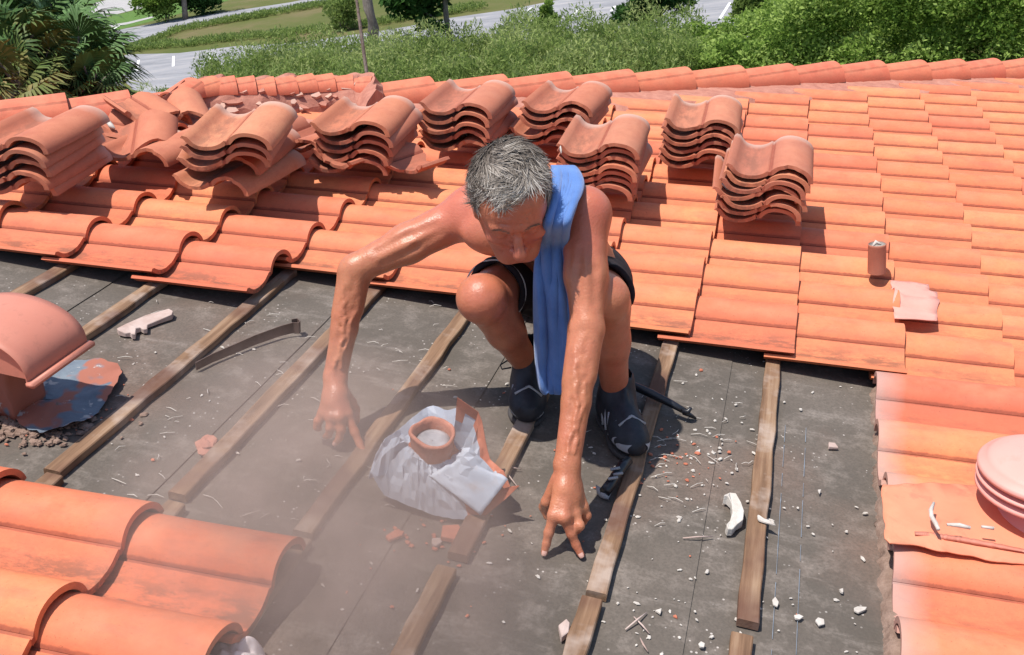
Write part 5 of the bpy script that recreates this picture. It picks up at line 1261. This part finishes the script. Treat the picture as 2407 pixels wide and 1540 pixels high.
for i in range(n):
    i2 = (i+1) % n; F += [(0, 1+i*3, 1+i2*3)] + [(1+i*3+s, 2+i*3+s, 2+i2*3+s, 1+i2*3+s) for s in (0, 1)]
link('base_sheet', pm('base', V, F, True), m_torn, hood, RM)

# ------------------------------------------------------------------ mushroom vent at the right edge
UPR = Matrix.Rotation(-TH, 4, 'Y')       # world upright inside roof coordinates
vc0 = P(2432, 1205, .11)
vent = empty('mushroom_vent', RM @ Matrix.Translation(vc0)); tag(vent, 'pink mushroom shaped roof vent cut by the right edge of the picture', 'roof vent')
M = NM('glossy_pink_paint', .55, .35); vz = M.noise(22, 5, .7); M.col(M.mix(M.ramp(vz, [(.55, 0), (.75, .35)]), M.ramp(M.noise(4, 3), [(.3, (.66, .30, .25)), (.7, (.72, .35, .30))]), (.42, .22, .17))); M.bump(M.noise(30, 3), .05, .002); m_gp = M.m
MV = RM @ Matrix.Translation(vc0) @ Matrix.Rotation(-TH*.5, 4, 'Y')
def lpart(name, prof_, mat, n=56): vv, ff = lathe(prof_, n); return link(name, pm(name, vv, ff, True), mat, vent, MV)
lpart('cap', [(.001, .153), (.04, .151), (.08, .145), (.108, .135), (.118, .129), (.121, .122), (.131, .119), (.135, .113), (.134, .106), (.128, .104), (.10, .108), (.001, .112)], m_gp)
lpart('louver_ring', [(.06, .095), (.126, .094), (.134, .091), (.134, .086), (.129, .084), (.06, .088)], m_gp)
lpart('louver_ring', [(.06, .075), (.122, .074), (.132, .069), (.132, .062), (.124, .057), (.09, .050), (.055, .048)], m_gp)
lpart('neck', [(.055, .12), (.055, -.02)], m_pink, 40)
lpart('skirt', [(.056, .020), (.062, .014), (.098, -.002), (.108, -.010), (.109, -.018), (.104, -.022)], m_gp)
def drape(name, poly, h, mat, lab, cat, n=26, rag=.012, parent=None, prof_h=None):
    """thin sheet laid over the tiles inside a measured outline"""
    q = [P(x, y, h) for x, y in poly]; bm = bmesh.new(); vs = []
    for i, p in enumerate(q):
        p2 = q[(i+1) % len(q)]
        for s in range(n): t = s/n; e = p.lerp(p2, t); e.x += rag*noise.noise(Vector((e.x*25, e.y*25, 1))); e.y += rag*noise.noise(Vector((e.x*25, e.y*25, 5))); vs.append(bm.verts.new(e))
    fc = bm.faces.new(vs); bmesh.ops.triangulate(bm, faces=[fc]); 
    for _ in range(2): bmesh.ops.subdivide_edges(bm, edges=[e for e in bm.edges if e.calc_length() > .03], cuts=1); bmesh.ops.triangulate(bm, faces=bm.faces[:])
    for v in bm.verts: v.co.z = (prof_h(v.co) if prof_h else h) + .003*noise.noise(v.co*18)
    o = link(name, bm_done(name, bm, True), mat, parent, RM); md = o.modifiers.new('t', 'SOLIDIFY'); md.thickness = .003
    if lab: tag(o, lab, cat)
    return o
M = NM('painted_flashing', .7); a = M.noise(5, 5, .65); c = M.ramp(a, [(.3, (.66, .21, .12)), (.6, (.70, .26, .15)), (.8, (.60, .25, .18))]); c = M.mix(M.ramp(M.noise(9, 5, .7, M.map((1, 1, 1), loc=(2, 1, 0))), [(.56, 0), (.68, .55)]), c, (.27, .13, .09)); M.col(c); M.bump(a, .3, .004)
drape('flashing_sheet', [(2078, 1118), (2200, 1112), (2460, 1130), (2470, 1312), (2300, 1288), (2180, 1262), (2100, 1252), (2086, 1240)], .133, M.m, 'flat clay painted flashing sheet under the mushroom vent', 'flashing', rag=.008, prof_h=lambda c: max(tile_top(c.x, c.y)+.006, .108))
ribbon('sealant_bead', [P(2150, 1250, .116), P(2190, 1255, .114), P(2260, 1265, .114), P(2407, 1291, .114)], .0035, .010, m_pink, 'pale pink ragged sealant bead along the lower edge of the vent flashing', 'sealant', 70, .8)
M = NM('pink_sealant', .8); M.col(M.ramp(M.noise(12, 4), [(.3, (.62, .27, .22)), (.7, (.68, .33, .27))])); m_ps = M.m
zz = lambda x, y: (1528+x*.3652, 529+y*.3652)
drape('sealant_patch', [zz(1575, 258), zz(1820, 285), zz(1826, 322), zz(1880, 332), zz(1880, 515), zz(1602, 497), zz(1590, 430)], .142, m_ps, 'flat pink sealant patch right below the small vent pipe', 'sealant', rag=.004, prof_h=lambda c: max(tile_top(c.x, c.y)+.009, .088))
# vent pipe
pb_ = P(2061, 630, .118); MP = RM @ Matrix.Translation(pb_) @ UPR
pipe = empty('vent_pipe', RM @ Matrix.Translation(pb_)); tag(pipe, 'short brown vent pipe with a white lining standing between the tiles', 'vent pipe')
M = NM('brown_pipe_paint', .7); a = M.noise(14, 4); M.col(M.ramp(a, [(.3, (.34, .13, .085)), (.7, (.42, .18, .12))])); m_pp = M.m
vv, ff = lathe([(.0295, -.015), (.0290, .080), (.0300, .086), (.0275, .088), (.0262, .084)], 36); link('pipe', pm('pipe', vv, ff, True), m_pp, pipe, MP)
vv, ff = lathe([(.0262, .084), (.0255, .05), (.001, .045)], 36); link('lining', pm('lining', vv, ff, True), m_wm, pipe, MP)
v, f = tube([(-.016, -.02, .086), (-.004, -.004, .094), (.012, -.012, .088)], [.003, .008, .003], 6); link('lead_flap', pm('flap', v, f, True), m_wm, pipe, MP)

# ------------------------------------------------------------------ strap, tools, debris
M = NM('brown_steel', .55, .4); a = M.noise(20, 4); M.col(M.ramp(a, [(.3, (.10, .065, .05)), (.7, (.17, .115, .095))])); M.b.inputs['Metallic'].default_value = .3; m_st = M.m
pts = [P(462, 871, .004), P(500, 852, .004), P(540, 836, .004), P(600, 811, .006), P(660, 790, .008), P(690, 783, .010), P(703, 785, .010), P(707, 780, .010), P(700, 774, .010), P(686, 776, .010)]
V, F = [], []
for i, p in enumerate(pts):
    t = (pts[min(i+1, len(pts)-1)]-pts[max(i-1, 0)]); t.z = 0; t.normalize(); s_ = Vector((-t.y, t.x, 0)); hh = .024+.002*min(i, 6)
    V += [p, p+s_*.0025, p+s_*.0025+Vector((0, 0, hh)), p+Vector((0, 0, hh))]
for i in range(len(pts)-1):
    for k in range(4): F.append((i*4+k, i*4+(k+1) % 4, i*4+4+(k+1) % 4, i*4+4+k))
F += [(3, 2, 1, 0), tuple(range((len(pts)-1)*4, len(pts)*4))]
tag(link('metal_strap', pm('strap', V, F, False), m_st, None, RM), 'flat brown metal strap with a curled end lying on the felt', 'strap')
M = NM('black_tool_steel', .35, .5); M.col((.012, .013, .018)); m_bt = M.m
pry = empty('pry_bar', RM @ Matrix.Translation(P(1545, 925, 0)))
v, f = tube([P(1448, 880, .070), P(1480, 903, .062), P(1530, 925, .052), P(1580, 950, .040), P(1612, 968, .030)], [.010, .011, .012, .010, .008], 10); link('shaft', pm('shaft', v, f, True), m_bt, pry, RM)
v, f = tube([P(1604, 966, .033), P(1618, 968, .034), P(1624, 958, .046)], [.007, .007, .005], 8); link('hook', pm('hook', v, f, True), m_bt, pry, RM)
v, f = tube([P(1608, 969, .026), P(1624, 977, .014), P(1636, 984, .006)], [.008, .006, .003], 8); link('tip', pm('tip', v, f, True), m_bt, pry, RM)
tag(pry, 'black hooked pry bar lying behind the right shoe and its shadow', 'pry bar')
tl_ = empty('hand_tool', RM @ Matrix.Translation(P(1430, 1140, 0)))
v, f = tube([P(1478, 1082, .040), P(1462, 1098, .036), P(1448, 1118, .033), P(1434, 1140, .030), P(1422, 1156, .026)], [.012, .014, .013, .013, .014], 10); link('handle', pm('handle', v, f, True), m_bt, tl_, RM)
V, F = [], []
for i in range(9):
    t = i/8; a_ = P(1399, 1149, .016).lerp(P(1438, 1160, .018), t); b_ = P(1402, 1162, .006).lerp(P(1430, 1176, .008), t); sag = .006*math.sin(math.pi*t); V += [a_+Vector((0, -sag, .012)), b_+Vector((0, -sag, .004)), b_+Vector((0, -sag+.004, -.002)), a_+Vector((0, -sag+.006, .004))]
for i in range(8):
    for k in range(4): F.append((i*4+k, i*4+(k+1) % 4, i*4+4+(k+1) % 4, i*4+4+k))
F += [(3, 2, 1, 0), (32, 33, 34, 35)]
link('blade', pm('blade', V, F, True), m_rub, tl_, RM)
for k, (x, y) in enumerate([(1445, 1100), (1452, 1112), (1440, 1122)]):
    v, f = tube([P(x-10, y+4, .048), P(x+12, y, .050)], .0035, 6); link('band', pm('band', v, f, True), m_rub, tl_, RM)
tag(tl_, 'dark hand tool with a pale grey curved tip lying across the batten', 'hand tool')

def slab(name, poly, t, mat, lab, cat, h=.002, group=None, tilt=.0, bev=.0015):
    q = [P(x, y, h) for x, y in poly]; bm = bmesh.new(); fc = bm.faces.new([bm.verts.new(p) for p in q]); ex = bmesh.ops.extrude_face_region(bm, geom=[fc])
    for g_ in ex['geom']:
        if isinstance(g_, bmesh.types.BMVert): g_.co += Vector((random.uniform(-.001, .001), random.uniform(-.001, .001), t*random.uniform(.75, 1.2) + tilt*(g_.co.x-q[0].x)))
    return tag(link(name, bm_done(name, bm, False, bev, 1), mat, None, RM), lab, cat, group)
def rock(name, px, py, r, mat, lab, cat, flat=.6, group=None, sd=0, elong=1.3):
    bm = bmesh.new(); bmesh.ops.create_icosphere(bm, subdivisions=3, radius=1)
    for v in bm.verts: q = 1+.35*noise.noise(v.co*1.6+Vector((sd, 0, 0)))+.14*noise.noise(v.co*4.5+Vector((sd, 3, 0))); v.co = Vector((v.co.x*elong, v.co.y, v.co.z*flat))*q*r
    p = P(px, py, r*flat*.7); return tag(link(name, bm_done(name, bm, False), mat, None, RM @ Matrix.Translation(p) @ Matrix.Rotation(sd, 4, 'Z')), lab, cat, group)
z4 = lambda pts: [(x/1.711*.5876, (y/1.711+800)*.5876) for x, y in pts]
M = NM('pinkish_grey_render', .9); a = M.noise(12, 5); M.col(M.ramp(a, [(.3, (.36, .25, .21)), (.7, (.52, .42, .38))])); M.bump(a, .4, .003); m_pg = M.m
slab('notched_shard', z4([(800, 905), (870, 870), (1000, 820), (1110, 785), (1160, 775), (1190, 795), (1180, 820), (1090, 850), (1012, 880), (1010, 915), (985, 917), (965, 905), (935, 915), (928, 955), (905, 955), (895, 940), (860, 940), (815, 930)]), .016, m_pg, 'long pinkish grey shard with notches in its lower edge', 'shard')
rock('mortar_lump', 487, 1046, .026, m_mort, 'red crumbly mortar lump lying on the felt beside a batten', 'mortar lump', .55, None, 2, 1.4)
slab('clay_chip', [(1040, 1245), (1078, 1243), (1092, 1268), (1080, 1280), (1036, 1272)], .012, m_cpaint, 'flat red clay chip in front of the crumpled flashing', 'clay chip')
slab('clay_chip', [(905, 1266), (930, 1252), (950, 1254), (946, 1264), (915, 1276)], .008, m_cpaint, 'thin red clay chip left in front of the crumpled flashing', 'clay chip')
slab('clay_chip', [(1016, 1272), (1034, 1270), (1040, 1280), (1026, 1290), (1014, 1286)], .010, m_pg, 'small pale stone chip touching the flat red clay chip', 'clay chip')
z8 = lambda pts: [(1528+x*.3652, 999+y*.3652) for x, y in pts]
slab('mortar_fragment', z8([(465, 510), (500, 478), (540, 490), (580, 545), (596, 600), (590, 660), (550, 682), (525, 715), (490, 715), (480, 690), (505, 655), (520, 600), (515, 540), (490, 515)]), .022, m_wm, 'pale hooked mortar fragment beside the stained long batten', 'mortar')
slab('mortar_fragment', z8([(688, 588), (700, 590), (735, 610), (760, 620), (810, 655), (750, 640), (700, 625), (690, 612)]), .006, m_wm, 'white pointed splinter lying over the stained long batten', 'mortar', .024)
slab('mortar_fragment', z8([(1145, 128), (1190, 130), (1210, 160), (1145, 158)]), .008, m_pg, 'tan triangular chip in the upper part of the right felt', 'mortar')
for i, (pl, lb) in enumerate([([(785, 1135), (805, 1118), (828, 1150), (818, 1178), (790, 1165)], 'white egg shaped chip beside the chalk line'), ([(925, 1235), (960, 1228), (986, 1242), (960, 1260), (932, 1255)], 'white pointed chip lying on the chalk line'), ([(1060, 1265), (1080, 1252), (1118, 1262), (1120, 1290), (1085, 1300)], 'white chip with a brown edge right of the chalk lines'), ([(1310, 1185), (1330, 1176), (1390, 1182), (1385, 1200), (1340, 1218), (1312, 1205)], 'largest white chip near the right border of the felt'), ([(310, 1420), (325, 1402), (350, 1418), (345, 1440), (320, 1438)], 'white chip near the bottom edge left of the batten stub'), ([(30, 1200), (75, 1192), (65, 1225)], 'white triangular chip beside the dry twigs'), ([(1078, 425), (1102, 422), (1090, 452)], 'white tooth shaped chip in the middle of the right felt'), ([(1215, 1068), (1240, 1062), (1243, 1090), (1225, 1085)], 'white chip above the largest white chip')]):
    slab('white_chip', z8(pl), .005, m_wm, lb, 'stone chip', .003, 'white chips on the felt', 0, .0008)
slab('mortar_fragment', [(1312, 1480), (1330, 1468), (1337, 1478), (1334, 1500), (1318, 1512)], .015, m_pg, 'grey stone beside the broken split batten', 'mortar')
slab('clay_chip', [(880, 1530), (885, 1526), (890, 1534)], .004, m_cpaint, 'tiny red chip near the bottom edge', 'clay chip') if False else None
for i, (a_, b_, c_) in enumerate([((1187, 1094), (1225, 1103), (1200, 1098)), ((1185, 1100), (1217, 1145), (1196, 1118)), ((1470, 1480), (1520, 1440), (1500, 1455)), ((1490, 1450), (1527, 1490), (1510, 1470)), ((1505, 1500), (1523, 1532), (1512, 1515)), ((1605, 1265), (1675, 1261), (1640, 1262)), ((1195, 1148), (1340, 1420), (1270, 1200))][:6]):
    v, f = tube([P(*a_, .004), P(*c_, .010), P(*b_, .004)], [.0016, .002, .0012], 5)
    tag(link('dry_twig', pm('twig', v, f, True), m_pg, None, RM), ['thin dry twig pointing right from the flashing', 'thin dry twig pointing down right from the flashing', 'dry twig crossing over another near the bottom edge', 'dry twig crossed by another near the bottom edge', 'short dry twig hanging below the crossed twigs', 'straight pale twig left of the hooked mortar fragment'][i], 'twig', 'dry twigs on the felt')
for i, (pts_, lb) in enumerate([([(2195, 1182), (2188, 1200), (2190, 1215), (2200, 1232), (2206, 1245)], 'bent white sealant strip standing left on the vent flashing'), ([(2226, 1233), (2255, 1235), (2281, 1241)], 'straight cream sealant strip on the vent flashing'), ([(2307, 1238), (2336, 1242)], 'short white sealant piece at the shadow of the vent')]):
    v, f = tube([P(*p, .143) for p in pts_], [.003]+[.005]*(len(pts_)-2)+[.004], 6); tag(link('sealant_strip', pm('strip', v, f, True), m_wm, None, RM), lb, 'sealant')
# crumpled white plastic at the bottom
V, F = [], []; cpt = P(550, 1540, .03); n = 40
for i in range(n+1):
    for j in range(n+1):
        x, y = (i/n-.5)*2, (j/n-.5)*2; r = math.hypot(x, y); rim = 1+.22*noise.noise(Vector((math.atan2(y, x)*1.5, 2, 0)))
        if r > 1: x, y = x/r, y/r; r = 1
        fo = abs(noise.noise(Vector((x*1.3, y*1.3, 4))))*1.3+abs(noise.noise(Vector((x*2.6, y*2.6, 7))))*.35
        V.append((cpt.x+x*.058*rim, cpt.y+y*.05*rim, (.060*(1-r**2.2)**.7*(.45+fo*.75)) + .004))
for i in range(n):
    for j in range(n): a_ = i*(n+1)+j; F.append((a_, a_+n+1, a_+n+2, a_+1))
M = NM('pinkish_white_plastic', .4, .5); a = M.noise(9, 4); M.col(M.ramp(a, [(.35, (.58, .50, .50)), (.7, (.74, .68, .68))])); M.b.inputs['Subsurface Weight'].default_value = .15; M.b.inputs['Subsurface Radius'].default_value = (.02, .015, .015)
tag(link('plastic_wad', pm('wad', V, F, True), M.m, None, RM), 'crumpled pinkish white plastic wad at the bottom edge', 'plastic')

# crumbs nobody could count: white grit, red grit, straws
def grit(name, n, pick_, smin, smax, mat, lab, cat, el=1.0):
    V, F = [], []
    for _ in range(n):
        p = pick_(); s = smin*(smax/smin)**random.random(); a_ = random.uniform(0, 6.28); ex = s*random.uniform(1, 1+el); k = len(V); t = s*random.uniform(.3, .7)
        for q in range(5): an = q*1.2566+random.uniform(-.3, .3); x, y = ex*math.cos(an), s*math.sin(an); V.append((p[0]+x*math.cos(a_)-y*math.sin(a_), p[1]+x*math.sin(a_)+y*math.cos(a_), p[2]+.0))
        for q in range(5): b_ = V[k+q]; V.append((p[0]+(b_[0]-p[0])*.7, p[1]+(b_[1]-p[1])*.7, p[2]+t))
        F += [(k+q, k+(q+1) % 5, k+5+(q+1) % 5, k+5+q) for q in range(5)]; F.append(tuple(range(k+5, k+10)))
    return tag(link(name, pm(name, V, F, False), mat, None, RM), lab, cat, kind='stuff')
def pk():
    r = random.random()
    if r < .42: x, y = random.gauss(1640, 130), random.gauss(1080, 90)
    elif r < .62: x, y = random.uniform(1480, 2040), random.uniform(900, 1540)
    elif r < .72: x, y = random.gauss(1500, 60), random.gauss(1440, 60)
    else: x, y = random.uniform(100, 1400), random.uniform(720, 1500)
    x = min(max(x, 20), 2040); p = P(x, max(y, 850 if x > 1450 else 700), .001); return (p.x, p.y, .001)
grit('white_grit', 250, pk, .0012, .0052, m_wm, 'scattered white grit and flakes over the dark felt', 'grit', 1.4)
grit('red_grit', 180, lambda: (lambda p: (p.x, p.y, .001))(P(*(random.choice([(random.gauss(1040, 90), random.gauss(1255, 25)), (random.gauss(1560, 60), random.gauss(1075, 40)), (random.gauss(150, 90), random.gauss(985, 40)), (random.uniform(100, 1900), random.uniform(850, 1450))])), .001)), .0015, .007, m_cpaint, 'scattered red clay crumbs over the dark felt', 'grit', .8)
grit('soil_crumbs', 500, lambda: (lambda p: (p.x, p.y, .002))(P(random.gauss(70, 90), random.gauss(1000, 22), .001)), .002, .010, m_crumb, 'heap of brown and red crumbs under the pink hood', 'crumbs', .8)
V, F = [], []
for _ in range(130):
    x, y = (random.uniform(250, 1100), random.uniform(700, 1250)) if random.random() < .6 else (random.gauss(1620, 110), random.gauss(1060, 80)); p = P(x, y, .003); a_ = random.gauss(.1, .6); L = random.uniform(.010, .045); q = p+Vector((math.cos(a_)*L, math.sin(a_)*L, random.uniform(0, .004))); mdp = (p+q)/2+Vector((random.uniform(-.004, .004), random.uniform(-.004, .004), .003))
    v, f = tube([p, mdp, q], [.0007, .001, .0006], 4, False); o_ = len(V); V += v; F += [tuple(i+o_ for i in t) for t in f]
tag(link('straw_bits', pm('straws', V, F), m_wm, None, RM), 'thin pale straws and splinters strewn over the felt', 'straw', kind='stuff')

# ------------------------------------------------------------------ dust hanging over the middle of the felt
M = bpy.data.materials.new('brown_dust'); M.use_nodes = True; t = M.node_tree; t.nodes.clear()
vo_ = t.nodes.new('ShaderNodeVolumePrincipled'); ou = t.nodes.new('ShaderNodeOutputMaterial'); t.links.new(vo_.outputs[0], ou.inputs['Volume'])
vo_.inputs['Color'].default_value = (.94, .67, .56, 1); vo_.inputs['Anisotropy'].default_value = .0
tc = t.nodes.new('ShaderNodeTexCoord'); gr = t.nodes.new('ShaderNodeTexGradient'); gr.gradient_type = 'SPHERICAL'; t.links.new(tc.outputs['Object'], gr.inputs[0])
nz_ = t.nodes.new('ShaderNodeTexNoise'); nz_.inputs['Scale'].default_value = 2.8; nz_.inputs['Detail'].default_value = 4; nz_.inputs['Distortion'].default_value = .8; t.links.new(tc.outputs['Object'], nz_.inputs['Vector'])
m1 = t.nodes.new('ShaderNodeMath'); m1.operation = 'MULTIPLY'; t.links.new(gr.outputs[1], m1.inputs[0]); t.links.new(nz_.outputs[0], m1.inputs[1])
m0 = t.nodes.new('ShaderNodeMath'); m0.operation = 'MULTIPLY_ADD'; m0.use_clamp = True; t.links.new(nz_.outputs[0], m0.inputs[0]); m0.inputs[1].default_value = 2.6; m0.inputs[2].default_value = -.75; t.links.new(m0.outputs[0], m1.inputs[1])
m2 = t.nodes.new('ShaderNodeMath'); m2.operation = 'MULTIPLY'; t.links.new(m1.outputs[0], m2.inputs[0]); m2.inputs[1].default_value = 5.2; t.links.new(m2.outputs[0], vo_.inputs['Density'])
M.cycles.homogeneous_volume = False
bm = bmesh.new(); bmesh.ops.create_icosphere(bm, subdivisions=4, radius=1.0)
dc = P(760, 1240, .16)
o = link('dust_cloud', bm_done('dust', bm, True), M, None, RM @ Matrix.Translation(dc) @ Matrix.Rotation(R_(30), 4, 'Z') @ Matrix.Diagonal((.46, .62, .34, 1)))
tag(o, 'thin brown dust drifting over the felt below the left hand', 'dust', kind='stuff')
sc.cycles.volume_step_rate = 2.0

# every separately liftable object, tiles too, is a thing
for o in list(COL.objects):
    if o.parent is None and o.get('category') and not o.get('kind'): o['kind'] = 'thing'
